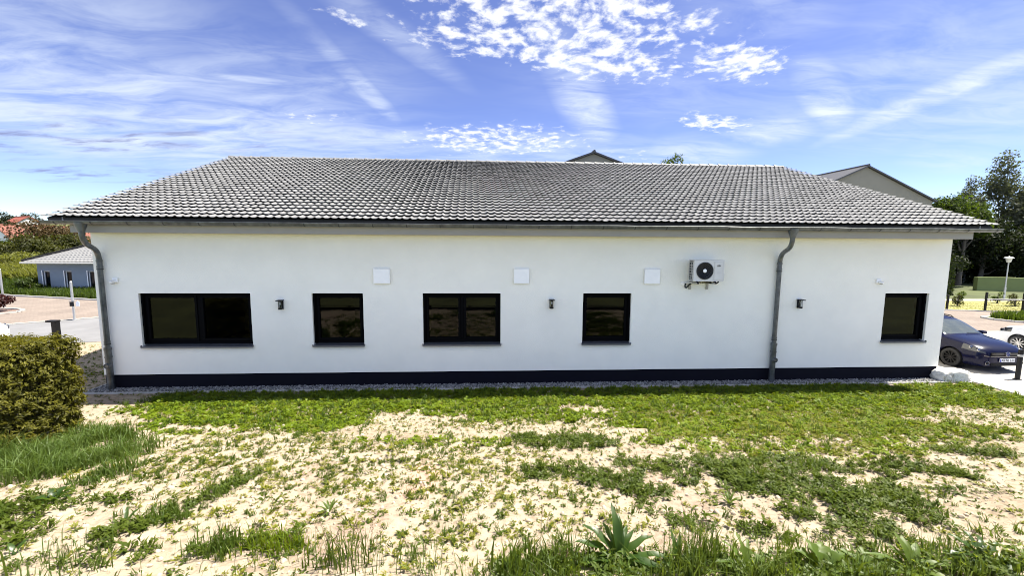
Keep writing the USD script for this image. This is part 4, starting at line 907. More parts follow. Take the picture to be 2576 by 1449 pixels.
for i, (x, y, h, lab) in enumerate([(37.4, 28.2, .95, 'thin sapling on the lawn behind the fence post'), (34.6, 28.4, .9, 'small sapling on the lawn close to the house corner'), (36.6, 26.6, 1.0, 'young bush by the fence on the lawn'), (32.6, 26.8, .9, 'young bush on the lawn left of the fence post'), (40.0, 28.0, 1.0, 'young tree in pale leaf on the lawn in front of the green wall')]):
    shrub('sapling', lab, x, y, 0, .38, h, 'leaf_olive' if i in (2, 3) else 'leaf_bright', 260, .12, 130 + i, category='sapling', nclump=6)
bo = thing('bollard', 'black bollard at the right edge of the pavement', 'bollard', (16.42, 11.62, 0))
put(bo, 'column', MB().lathe([(.07, -.1), (.06, 0), (.06, .93), (.05, .96), (0, .96)], 14), M['black'], smooth=30)
put(bo, 'foot', MB().lathe([(.10, 0), (.10, .022), (.06, .03)], 14), M['black'])
put(bo, 'band', MB().lathe([(.062, .74), (.066, .745), (.066, .80), (.062, .805)], 14), M['steel'])
# boulder at the corner of the house
def boulder():
    rng = np.random.default_rng(77); m = trimesh.creation.icosphere(5, 1.0); v = np.array(m.vertices)
    v = np.sign(v) * np.abs(v) ** .75
    v *= (.82 + .36 * meshkit.fbm(v * 1.4, 4, 21))[:, None]; v += .05 * (meshkit.fbm(v * 5, 3, 5) - .5)[:, None] * v
    v[:, 2] = np.where(v[:, 2] > .55, .55 + (v[:, 2] - .55) * .3, v[:, 2])
    m.vertices = v * [.50, .27, .36] + [0, 0, .12]; return m
N = {'g': ('geometry', {}), 'n': ('noise_texture', {'scale': 7.0, 'detail': 6.0, 'roughness': .65}), 'r': ('rgb_ramp', {'ramp': [(.3, (.26, .25, .20)), (.45, (.56, .55, .50)), (.7, (.74, .73, .68))]}), 'b': ('bump', {'strength': .8, 'distance': .03}), 'p': ('principled_bsdf', {'roughness': .9})}
M['limestone'] = usdkit.material(stage, '/World/Looks/limestone', N, [('g.position', 'n.vector'), ('n.fac', 'r.fac'), ('r.color', 'p.base_color'), ('n.fac', 'b.height'), ('b.normal', 'p.normal')], surface='p.BSDF')
bt = thing('boulder', 'pale limestone boulder at the right corner of the building', 'boulder', (14.22, 11.66, 0))
put(bt, 'rock', boulder(), M['limestone'], smooth=50)
# low slat fence and copper hedge at the back of the garden (mirrored in the windows)
gf = thing('garden_fence', 'low dark slat fence along the near side of the garden', 'fence', (0, 0, 0))
for x in np.arange(-11, 11.1, 2.0): put(gf, 'post', MB().bbox(x - .04, 3.00, .4, x + .04, 3.08, 1.00, .006), M['black'])
for k in range(4): put(gf, 'slat', MB().bbox(-11.1, 3.085, .74 + k * .07, 11.1, 3.105, .765 + k * .07, .003), M['black'])
rng_ = np.random.default_rng(9)
ch = thing('copper_hedge', 'tall copper-brown hedge behind the low slat fence', 'hedge', (0, 0, 0))
n = 16000; P = np.stack([rng_.uniform(-22, 24, n), -3.5 + rng_.normal(0, .5, n), .8 + 1.9 * rng_.uniform(0, 1, n)], 1); P[:, 1] += meshkit.fbm(P * .6, 3, 2) * 1.5
V, F = leaf_cards(P, .3, rng_, spread=1.0); put(ch, 'foliage', MB().add(V, F), M['leaf_brown'])
st = MB()
for x in np.arange(-21, 24, 1.5): limb(st, [x, -3.2, .5], [x + .2, -3.2, 2.2], .06, .02, rng_)
put(ch, 'stem', st, M['bark'], kind='stuff')

# ================================================================== GROUND COVER
M['clover'] = leafy('lawn_leaf', (.095, .145, .006), (.27, .32, .022), .35, 1.2, tcol=(.31, .37, .014), gloss=.012)
M['weed'] = leafy('weed_leaf', (.05, .075, .008), (.16, .19, .022), .35, 1.5, tcol=(.14, .19, .015), gloss=.012)
M['weed_dry'] = leafy('weed_yellow', (.13, .14, .012), (.29, .28, .04), .35, 1.5, tcol=(.22, .22, .05))
M['blade'] = leafy('grass_blade', (.045, .08, .008), (.13, .18, .022), .35, 2.0, tcol=(.17, .24, .02), gloss=.02)
M['blade_pale'] = leafy('grass_blade_pale', (.075, .12, .025), (.19, .26, .07), .35, 2.0, tcol=(.2, .27, .05), gloss=.02)
M['seed'] = leafy('seed_head', (.12, .085, .05), (.22, .16, .10), .2, 4.0, tcol=(.15, .1, .05))
M['dock'] = leafy('dock_leaf', (.018, .045, .006), (.055, .10, .014), .4, 4.0, tcol=(.14, .25, .015), gloss=.03, rough=.4, island=.3)
M['lime'] = leafy('yellow_green_leaf', (.07, .12, .018), (.14, .20, .03), .5, 4.0, tcol=(.40, .46, .02), gloss=.025, rough=.5, island=.4)
CAPS = [('l', -8.11, 10.64, 10.78, 10.06, .68, 1.0), ('l', -6.93, 9.51, -3.48, 9.35, .72, .95), ('l', 0, 9.57, 1.81, 9.49, .52, .8), ('l', -2.56, 7.87, .54, 7.7, .29, .45), ('l', 3.85, 8.98, 9.78, 8.62, 1.42, .9),
        ('l', 10.8, 10.65, 14.31, 9.92, .71, .9), ('l', 3.88, 7.22, 7.63, 7.02, .47, .5), ('l', -9.07, 10.3, -7.64, 9.89, .34, .5), ('l', -4, 10.4, 12, 10.2, .55, 1.0),
        ('w', .77, 7.69, 1.94, 7.62, .41, .8), ('w', .65, 6.39, 1.64, 6.41, .23, .8), ('w', 1.72, 6.18, 2.23, 5.64, .36, .9), ('w', 2.34, 6.68, 3.09, 6.33, .28, .7), ('w', 2.93, 5.98, 3.7, 6.22, .19, .5),
        ('w', 4.05, 5.92, 5.54, 5.13, .52, .95), ('w', 4.04, 4.91, 4.82, 4.68, .25, .8), ('w', 6.93, 6.35, 7.61, 6.01, .26, .7), ('w', 8.37, 6.98, 9.3, 6.65, .24, .6), ('w', 5.98, 5.56, 5.62, 4.82, .23, .8), ('w', 6.75, 5.4, 7.43, 5.24, .11, .4),
        ('w', 2.24, 5.1, 2.69, 4.79, .15, .5), ('w', 3.29, 4.59, 4.3, 4.3, .19, .5), ('w', -4.67, 4.98, -4.25, 5.35, .15, .95), ('w', -4.25, 5.35, -3.66, 6.47, .15, .95), ('w', -4.57, 4.63, -3.73, 4.66, .15, .5), ('w', -6.45, 5.57, -6.03, 5.86, .39, .6),
        ('w', -6.13, 5.18, -5.64, 4.99, .27, .7), ('w', -5.07, 4.45, -3.87, 4.46, .15, .55), ('w', -5.77, 7.04, -5.21, 7.17, .2, .6), ('w', -5.58, 5.89, -5, 5.91, .14, .5), ('w', -3.53, 4.76, -2.31, 4.69, .16, .7), ('w', .2, 4.09, 5.8, 3.79, .16, .7), ('w', 5.0, 6.6, 6.6, 6.2, .3, .6), ('w', 3.6, 6.7, 5.4, 6.4, .3, .55),
        ('l', -8.4, 10.98, 14.2, 10.95, .42, .95), ('s', -5.19, 7.34, .44, 6.25, 1.3, .62), ('s', -2.78, 5.27, .35, 4.83, .75, .42), ('s', .34, 4.67, 2.47, 4.99, .52, .24), ('s', 9.14, 8.04, 9.25, 6.39, .9, .34), ('s', -5.27, 8.65, -2.46, 7.56, .7, .6), ('s', 8, 8.2, 13, 8.8, .7, .35), ('s', -.5, 8.9, 3, 8.9, .6, .6), ('s', 5, 8, 10, 7.6, .8, .5)]
BARE = [(-2.97, 8.65, -.33, 8.3, .28), (1.88, 9.87, 2.84, 9.71, .16), (.67, 8.4, 3.11, 8.24, .36), (10.05, 8.61, 11.84, 8.16, .45), (-7.0, 9.15, -5.6, 8.9, .18)]
def seg_dist(x, y, x1, y1, x2, y2):
    dx, dy = x2 - x1, y2 - y1; t = np.clip(((x - x1) * dx + (y - y1) * dy) / (dx * dx + dy * dy), 0, 1)
    return np.hypot(x - x1 - t * dx, y - y1 - t * dy)
rc = np.random.default_rng(17)
CAPS += [('s', -12.5, 11.5, -12.0, 16.0, 1.3, .45), ('l', -12.2, 13.2, -11.6, 13.6, .35, .5), ('l', -12.6, 12.0, -12.0, 12.2, .3, .5), ('s', -15.0, 14.5, -13.5, 16.5, 1.0, .4)]
n = 150000
gx, gy = rc.uniform(-10.5, 14.68, n), rc.uniform(3.55, 11.36, n)
keep = np.abs(gx - .055 * gy) < 1.6 * gy + 1.0
keep &= ~((gx < -8.6) & (gy < 9.0)); gx, gy = gx[keep], gy[keep]
lx, ly = rc.uniform(-16.5, -11.0, 9000), rc.uniform(11.4, 17.2, 9000); gx, gy = np.r_[gx, lx], np.r_[gy, ly]
P3 = np.stack([gx, gy, 0 * gx], 1)
nz = meshkit.fbm(P3 * 1.6, 4, 6); nz2 = meshkit.fbm(P3 * 5.5, 3, 8)
wob = (nz - .5) * .7 + (nz2 - .5) * .45
dl, dw, ds = (np.zeros(len(gx)) for _ in range(3))
for k, x1, y1, x2, y2, r, d in CAPS:
    dd = seg_dist(gx, gy, x1, y1, x2, y2) - wob * (.9 if k != 's' else .3) * (.55 + r * .5)
    v = d * np.clip((r * 1.25 - dd) / (r * .6 + .10), 0, 1) ** .8
    if k == 'l': dl = np.maximum(dl, v)
    elif k == 'w': dw = np.maximum(dw, v)
    else: ds = np.maximum(ds, v * (.35 + 1.3 * np.clip((nz2 - .42) * 4, 0, 1)))
for x1, y1, x2, y2, r in BARE:
    dd = seg_dist(gx, gy, x1, y1, x2, y2) - wob * .5
    m = 1 - .88 * np.clip((r * 1.2 - dd) / (r * .6), 0, 1); dl *= m; ds *= m
base = .13 + .30 * np.clip((nz - .45) * 4, 0, 1) * np.clip((nz2 - .4) * 4, 0, 1)
tot = np.maximum.reduce([dl, dw, ds, base])
acc = rc.uniform(0, 1, len(gx)) < tot * np.where(dl >= tot, .66, .56)
gx, gy, dl, dw, ds, tot = gx[acc], gy[acc], dl[acc], dw[acc], ds[acc], tot[acc]
islawn, isweed = dl >= tot - 1e-9, dw >= tot - 1e-9
def sprig(seed, k, L, W, rise, up, stemh=0.0):
    """a small rosette of pointed leaves"""
    r = np.random.default_rng(seed); V, F = [], []
    for i in range(k):
        a = r.uniform(0, 2 * np.pi); e = r.uniform(*rise); l = L * r.uniform(.6, 1.25); w = W * r.uniform(.7, 1.3)
        o = np.array([math.cos(a), math.sin(a), 0]); s = np.array([-math.sin(a), math.cos(a), 0]); z = np.array([0, 0, 1.0])
        st = o * r.uniform(0, L * .35) + z * r.uniform(0, up)
        d1 = o * math.cos(e) + z * math.sin(e); d2 = o * math.cos(e * .25) + z * math.sin(e * .25 - .15)
        p1 = st + d1 * l * .5; p2 = p1 + d2 * l * .5; b = len(V)
        V += [st, p1 + s * w / 2, p1 - s * w / 2, p2]; F += [[b, b + 1, b + 2], [b + 1, b + 3, b + 2]]
    return MB().add(np.array(V), np.array(F))
def tuftlet(seed, k, h, w):
    r = np.random.default_rng(seed); V, F = blades(k, r.normal(0, .02, k), r.normal(0, .02, k), np.zeros(k), h, w, r, .5); return MB().add(V, F)
protos = ([(sprig(200 + i, 15, .055, .026, (.1, 1.2), .035), M['clover']) for i in range(4)] + [(tuftlet(210 + i, 14, .085, .009), M['blade']) for i in range(2)]
          + [(sprig(220 + i, 16, .065, .020, (.2, 1.3), .05), M['weed']) for i in range(4)] + [(sprig(230 + i, 9, .05, .018, (.1, 1.0), .01), M['weed']) for i in range(3)] + [(sprig(240 + i, 11, .055, .016, (.1, 1.1), .02), M['weed_dry']) for i in range(2)])
nn = len(gx); idx = np.zeros(nn, int); u = rc.uniform(0, 1, nn)
idx[:] = np.where(u < .46, rc.integers(10, 13, nn), np.where(u < .84, rc.integers(13, 15, nn), rc.integers(4, 6, nn)))
lw = np.where(u < .66, rc.integers(0, 4, nn), np.where(u < .86, rc.integers(4, 6, nn), rc.integers(13, 15, nn)))
ye = islawn & (gx > 3.4) & (gy < 9.6) & (rc.uniform(0, 1, nn) < .45)
idx[islawn] = lw[islawn]; idx[ye] = rc.integers(13, 15, int(ye.sum()))
ww = np.where(u < .85, rc.integers(6, 10, nn), rc.integers(4, 6, nn)); idx[isweed] = ww[isweed]
sc = rc.lognormal(-.12, .38, nn).clip(.35, 1.9) * np.where(isweed, 1.12, 1.0) * np.where(islawn, 1.05, .85)
gz = ground_z(gx, gy) - .004
instancer('ground_cover', protos, np.stack([gx, gy, gz], 1), idx, sc, quats(nn, rc, .25))
# loose crumbs and small stones on the bare soil
n = 16000; sx_, sy_ = rc.uniform(-8, 13, n), rc.uniform(3.6, 10.5, n); kk = np.abs(sx_ - .055 * sy_) < 1.3 * sy_ + .5; sx_, sy_ = sx_[kk], sy_[kk]
M['crumb'] = plain('soil_crumb', (.40, .33, .24), rough=.95, var=.3, scale=9)
instancer('soil_crumbs', [(stone(90 + i), M['crumb']) for i in range(3)], np.stack([sx_, sy_, ground_z(sx_, sy_) + .003], 1), rc.integers(0, 3, len(sx_)), rc.exponential(.009, len(sx_)).clip(.005, .045), quats(len(sx_), rc, full=True))
# long grass at the foot of the hedge
tx, ty = [], []
for x1, y1, x2, y2, r, k in [(-7.43, 6.68, -6.72, 7.79, .62, 2300), (-7.89, 7.3, -7.6, 8.6, .3, 900), (-8.6, 7.2, -7.6, 7.0, .35, 900), (-8.2, 8.9, -8.1, 7.2, .36, 1300), (-6.3, 6.3, -5.9, 6.9, .22, 300)]:
    t = rc.uniform(0, 1, k); a = rc.uniform(0, 2 * np.pi, k); q = r * np.sqrt(rc.uniform(0, 1, k)) * (.7 + .6 * meshkit.fbm(np.stack([np.cos(a) * 2, np.sin(a) * 2, t * 3], 1), 2, 3))
    tx.append(x1 + (x2 - x1) * t + q * np.cos(a)); ty.append(y1 + (y2 - y1) * t + q * np.sin(a))
tx, ty = np.concatenate(tx), np.concatenate(ty)
hv_ = .08 + .62 * meshkit.fbm(np.stack([tx * 2.2, ty * 2.2, 0 * tx], 1), 3, 12) ** 1.7
mk = rc.uniform(0, 1, len(tx)) < .5
for m_, mt, ln_ in ((mk, 'blade_pale', .75), (~mk, 'blade', .6)):
    V, F = blades(int(m_.sum()), tx[m_], ty[m_], ground_z(tx[m_], ty[m_]) - .01, hv_[m_], .015, rc, ln_); put('/World', 'long_grass', MB().add(V, F), M[mt], kind='stuff')

# mixed fringe of grass and weeds along the near edge of the garden
fx = np.concatenate([rc.uniform(-.2, 6.3, 2600), rc.normal(-1.4, .6, 650), rc.normal(-4.9, .5, 300)]); fy = 3.72 + rc.uniform(0, 1, len(fx)) ** 1.6 * .52
kf = (meshkit.fbm(np.stack([fx * 1.9, fy * 1.2, 0 * fx], 1), 3, 15) > .47) & ~((fx > 1.0) & (fx < 1.9) & (fy > 3.85)); fx, fy = fx[kf], fy[kf]
fh = .06 + .62 * meshkit.fbm(np.stack([fx * 2.6, fy * 2.3, 0 * fx], 1), 3, 14) ** 1.9; g3 = rc.integers(0, 3, len(fx))
for i, mt in enumerate(('blade', 'blade_pale', 'weed')):
    m_ = g3 == i; V, F = blades(int(m_.sum()), fx[m_], fy[m_], ground_z(fx[m_], fy[m_]) - .01, fh[m_], .011 + .006 * (i == 2), rc, .55); put('/World', 'weed_fringe', MB().add(V, F), M[mt], kind='stuff')
k = 1500; lx = rc.uniform(.6, 6.2, k); ly = 3.75 + rc.uniform(0, .36, k); lz = ground_z(lx, ly) + .02 + .20 * rc.uniform(0, 1, k) * meshkit.fbm(np.stack([lx * 3, ly * 3, 0 * lx], 1), 2, 4)
for i, mt in enumerate(('weed', 'lime')):
    m_ = rc.uniform(0, 1, k) < .5; V, F = leaf_cards(np.stack([lx, ly, lz], 1)[m_], .075, rc, normal=np.tile([0, -.2, 1.0], (int(m_.sum()), 1)), spread=.6, aspect=.42); put('/World', 'weed_fringe', MB().add(V, F), M[mt], kind='stuff')

# ================================================================== PLANTS THAT STAND OUT
def broad_leaf(az, el, L, W, rng, wavy=.0, lobes=0, drop=.9, stalk=.18, at=(0, 0, 0)):
    n = 11; t = np.linspace(0, 1, n)
    e = el - drop * t ** 1.3; st = L / (n - 1)
    o = np.array([math.cos(az), math.sin(az), 0]); s = np.array([-math.sin(az), math.cos(az), 0]); z = np.array([0, 0, 1.0])
    mid = np.vstack([[0, 0, 0], np.cumsum((o * np.cos(e)[:-1, None] + z * np.sin(e)[:-1, None]) * st, axis=0)]) + np.asarray(at, float)
    w = W / 2 * np.sin(np.clip((t - stalk * .6) / (1 - stalk * .6), 0, 1) ** .75 * math.pi) ** .8 + .004 * (1 - t)
    if lobes: w = w * (1 + .45 * np.sign(np.sin(t * math.pi * lobes)) * (t > .1) * (t < .95))
    up = np.cross(s, np.gradient(mid, axis=0)); up /= np.linalg.norm(up, axis=1, keepdims=True) + 1e-9; up *= -np.sign(up[:, 2:] + 1e-9) * -1
    ph = rng.uniform(0, 6)
    l = mid + s * w[:, None] + up * (w * .35 + wavy * W * np.sin(t * 17 + ph))[:, None]; r = mid - s * w[:, None] + up * (w * .35 + wavy * W * np.sin(t * 15 + ph + 2))[:, None]
    V = np.vstack([l, mid, r]); F = []
    for i in range(n - 1): F += [[i, n + i, n + i + 1, i + 1], [n + i, 2 * n + i, 2 * n + i + 1, n + i + 1]]
    return V, np.array(F)
def leafy_plant(name, label, x, y, specs, mat, seed, category='plant', wavy=.06, lobes=0, drop=.9, stems=0, stem_h=.3):
    rng = np.random.default_rng(seed); z = float(ground_z(x, y)) - .01
    t = thing(name, label, category, (x, y, z))
    hub = MB().lathe([(.022, -.02), (.018, .03), (.006, .05)], 7); put(t, 'root_crown', hub, M['dock'])
    for az, el, L, W in specs:
        V, F = broad_leaf(math.radians(az), math.radians(el), L, W, rng, wavy, lobes, drop, at=(.02 * math.cos(math.radians(az)), .02 * math.sin(math.radians(az)), .02))
        put(t, 'leaf', MB().add(V, F), mat, smooth=60)
    for i in range(stems):
        a = rng.uniform(0, 6.28); e = np.array([.1 * math.cos(a), .1 * math.sin(a), stem_h * rng.uniform(.7, 1.2)]); mb = MB(); limb(mb, [0, 0, 0], e, .006, .003, rng, 5)
        put(t, 'stem', mb, M['weed'])
    return t
leafy_plant('dock_plant', 'large dark green dock plant with long upright leaves, in the foreground right of centre', 1.42, 4.10,
            [(95, 82, .58, .095), (78, 78, .47, .10), (150, 55, .52, .11), (168, 38, .52, .11), (190, 22, .55, .13), (205, 8, .50, .12), (240, 10, .36, .11), (300, 15, .38, .11), (330, 25, .52, .10), (350, 26, .60, .09), (15, 45, .48, .09), (40, 60, .36, .075), (120, 68, .40, .085), (265, 5, .30, .11), (60, 45, .42, .07), (320, 50, .30, .09)], M['dock'], 301, wavy=.10)
leafy_plant('leafy_weed', 'small dock with two dark upright leaves, right of the large dock', 2.03, 4.02, [(95, 82, .34, .05), (60, 68, .32, .05), (200, 40, .24, .06), (320, 35, .26, .06), (20, 40, .22, .05)], M['dock'], 302)
leafy_plant('leafy_weed', 'bright yellow-green lobed weed glowing in the sun, near the bottom edge right of centre', 3.58, 3.90, [(60, 50, .30, .13), (20, 40, .32, .14), (100, 60, .28, .11), (150, 45, .30, .12), (200, 20, .28, .12), (250, 15, .26, .12), (300, 20, .30, .13), (340, 30, .30, .13), (120, 75, .30, .09), (0, 60, .28, .1)], M['lime'], 303, lobes=7)
leafy_plant('leafy_weed', 'green weed with pointed leaves left of the bright yellow-green one', 2.75, 3.92, [(95, 75, .34, .08), (60, 60, .30, .08), (140, 60, .34, .08), (180, 35, .36, .09), (220, 20, .30, .09), (280, 20, .28, .09), (320, 30, .32, .09), (10, 40, .32, .09)], M['lime'], 304, lobes=5)
leafy_plant('leafy_weed', 'mixed green weed with one long pale leaf bending over the soil, lower right', 4.55, 3.86, [(170, 35, .55, .05), (100, 75, .38, .07), (70, 65, .34, .08), (40, 50, .34, .09), (220, 25, .34, .1), (270, 20, .30, .1), (310, 25, .34, .1), (350, 35, .34, .1), (130, 60, .3, .07)], M['lime'], 305)
leafy_plant('leafy_weed', 'broad-leaved weed in the bottom right corner of the picture', 5.45, 3.92, [(90, 65, .30, .10), (50, 45, .32, .11), (130, 50, .34, .11), (170, 30, .34, .12), (210, 20, .32, .12), (250, 15, .30, .12), (290, 20, .3, .12), (340, 30, .32, .11), (20, 50, .3, .09)], M['dock'], 306, lobes=5)
leafy_plant('leafy_weed', 'low yellow-green weed between the two foremost leafy weeds on the right', 4.05, 3.82, [(80, 60, .26, .09), (30, 35, .30, .11), (130, 45, .3, .11), (190, 20, .3, .11), (240, 15, .28, .1), (300, 20, .3, .1), (350, 30, .3, .11)], M['lime'], 307, lobes=5)
leafy_plant('leafy_weed', 'small rosette with two raised leaves on the bare soil at the left', -4.62, 5.18, [(60, 55, .20, .045), (120, 60, .20, .045), (200, 15, .14, .04), (320, 15, .14, .04)], M['dock'], 308)
leafy_plant('leafy_weed', 'thistle-like rosette at the far left edge below the long grass', -6.05, 5.75, [(a, 35 + (a * 7) % 30, .24, .05) for a in range(0, 360, 36)], M['dock'], 309, lobes=7)
leafy_plant('leafy_weed', 'lone rosette on the bare soil left of centre', -2.15, 5.35, [(a, 40 + (a * 5) % 35, .17, .03) for a in range(0, 360, 40)], M['blade'], 310)
leafy_plant('leafy_weed', 'small dark seedling with split leaves in the lower left corner', -5.35, 4.62, [(70, 60, .16, .05), (150, 55, .15, .05), (270, 30, .12, .04)], M['dock'], 311)
leafy_plant('leafy_weed', 'dark rosette of weeds among the patches right of centre', 3.35, 5.25, [(a, 45 + (a * 3) % 30, .16, .03) for a in range(0, 360, 36)], M['blade'], 312)
def grass_tuft(label, x, y, k, h, w, rad, mat, seed, lean=.4, heads=0, headmat='seed', head_h=.6):
    rng = np.random.default_rng(seed); z = float(ground_z(x, y)) - .01
    t = thing('grass_tuft', label, 'grass tuft', (x, y, z))
    V, F = blades(k, rng.normal(0, rad, k), rng.normal(0, rad * .6, k), np.zeros(k), h, w, rng, lean)
    put(t, 'blades', MB().add(V, F), mat, kind='stuff')
    for i in range(heads):
        a = rng.uniform(0, 6.28); r0 = rng.normal(0, rad, 2) * [1, .5]; l = head_h * rng.uniform(.7, 1.15)
        e = np.array([r0[0] + .28 * l * math.cos(a), r0[1] + .2 * l * math.sin(a), l]); mb = MB()
        tt = np.linspace(0, 1, 7)[:, None]; path = np.array([r0[0], r0[1], 0]) * (1 - tt) + e * tt; path[:, 2] = l * (tt[:, 0] - .12 * tt[:, 0] ** 3)
        mb.tube(path, np.linspace(.0022, .0012, 7), 4); q = put(t, 'stalk', mb, M['blade_pale'])
        d = path[-1] - path[-2]; d /= np.linalg.norm(d); pts = path[-1] + d * np.linspace(-.08, .03, 22)[:, None] + rng.normal(0, .006, (22, 3))
        V, F = leaf_cards(pts, .022, rng, aspect=.35); put(q, 'seed_head', MB().add(V, F), M[headmat])
    return t
grass_tuft('dark green grass tuft with pale dry blades in the lower left of the lawn', -3.06, 4.62, 170, .27, .013, .16, M['blade'], 401, .5, heads=4, head_h=.36)
grass_tuft('bright green bushy tuft just right of the dark tuft in the lower left', -2.42, 4.56, 190, .20, .012, .18, M['clover'], 402, .5)
grass_tuft('tuft with brown seed heads at the bottom edge left of centre', -1.55, 4.20, 110, .34, .012, .20, M['blade'], 403, .35, heads=16, head_h=.46)
grass_tuft('stand of stiff dark reed-like blades at the bottom edge near the middle', .28, 4.06, 46, .40, .022, .13, M['blade'], 404, .2)
grass_tuft('loose tall grass between the reed-like blades and the large dock', .85, 4.08, 120, .30, .010, .22, M['blade'], 405, .4, heads=6, head_h=.52)
grass_tuft('tall arching tuft with long bent stalks right of the large dock', 2.35, 4.05, 120, .44, .012, .13, M['blade'], 406, .45, heads=12, head_h=.62)
grass_tuft('dark upright grass tuft at the right end of the hedge', -7.25, 8.25, 130, .40, .014, .12, M['blade'], 407, .4)
grass_tuft('low dark tuft on the diagonal grass strip, lower left', -4.28, 5.32, 130, .18, .012, .16, M['blade'], 408, .5)
grass_tuft('second low tuft farther up the diagonal grass strip', -3.92, 5.95, 110, .15, .011, .14, M['blade'], 409, .5)
grass_tuft('fine grass in the bottom left corner of the picture', -4.7, 4.42, 130, .22, .010, .3, M['blade_pale'], 410, .5, heads=4, head_h=.34)
grass_tuft('dark grassy tuft amid the weed patch on the right', 5.45, 6.35, 110, .19, .012, .12, M['blade'], 411, .45)
grass_tuft('fine dry stalks at the bottom right among the leafy weeds', 5.0, 4.02, 90, .28, .009, .25, M['blade_pale'], 412, .45, heads=7, head_h=.5)
grass_tuft('thin grass tuft at the bottom edge between the seed heads and the reeds', -.75, 4.10, 80, .20, .010, .2, M['blade_pale'], 413, .5, heads=3, head_h=.4)
grass_tuft('grass growing around the foot of the yellow-green weeds', 3.2, 3.98, 140, .22, .010, .35, M['blade'], 414, .5)
grass_tuft('weedy grass hiding the boulder foot beside the gravel', 13.95, 11.42, 60, .16, .008, .14, M['blade_pale'], 415, .5, heads=5, head_h=.3)

# ================================================================== CARS
def paint(name, c, metal=.35, rough=.3):
    return plain(name, c, rough=rough, metal=metal, var=.03, scale=2, coat=.2, spec=.15)
M['blue_paint'] = paint('dark_blue_paint', (.0015, .0025, .018), .0, .22)
M['white_paint'] = paint('white_paint', (.72, .73, .74), 0.0, .35)
M['tyre'] = plain('tyre', (.018, .018, .018), rough=.85)
M['alloy'] = plain('alloy', (.6, .6, .61), rough=.3, metal=.9, var=.05)
M['alloy_dark'] = plain('alloy_dark', (.015, .015, .016), rough=.45, metal=.6, var=.05)
M['chrome'] = plain('chrome', (.30, .30, .31), rough=.12, metal=1.0, var=.02)
M['trim'] = plain('black_trim', (.006, .006, .006), rough=.6, spec=.15)
M['car_glass'] = plain('car_glass', (.05, .062, .065), rough=.04, var=.05, spec=1.0)
M['lamp_glass'] = plain('lamp_glass', (.05, .053, .056), rough=.08, var=.3, scale=30, coat=.6, metal=.2)
M['plate'] = plain('plate_white', (.8, .8, .8), rough=.4, var=.02)
M['plate_blue'] = plain('plate_blue', (.02, .05, .35), rough=.4, var=.02)
from scipy.interpolate import PchipInterpolator as PC
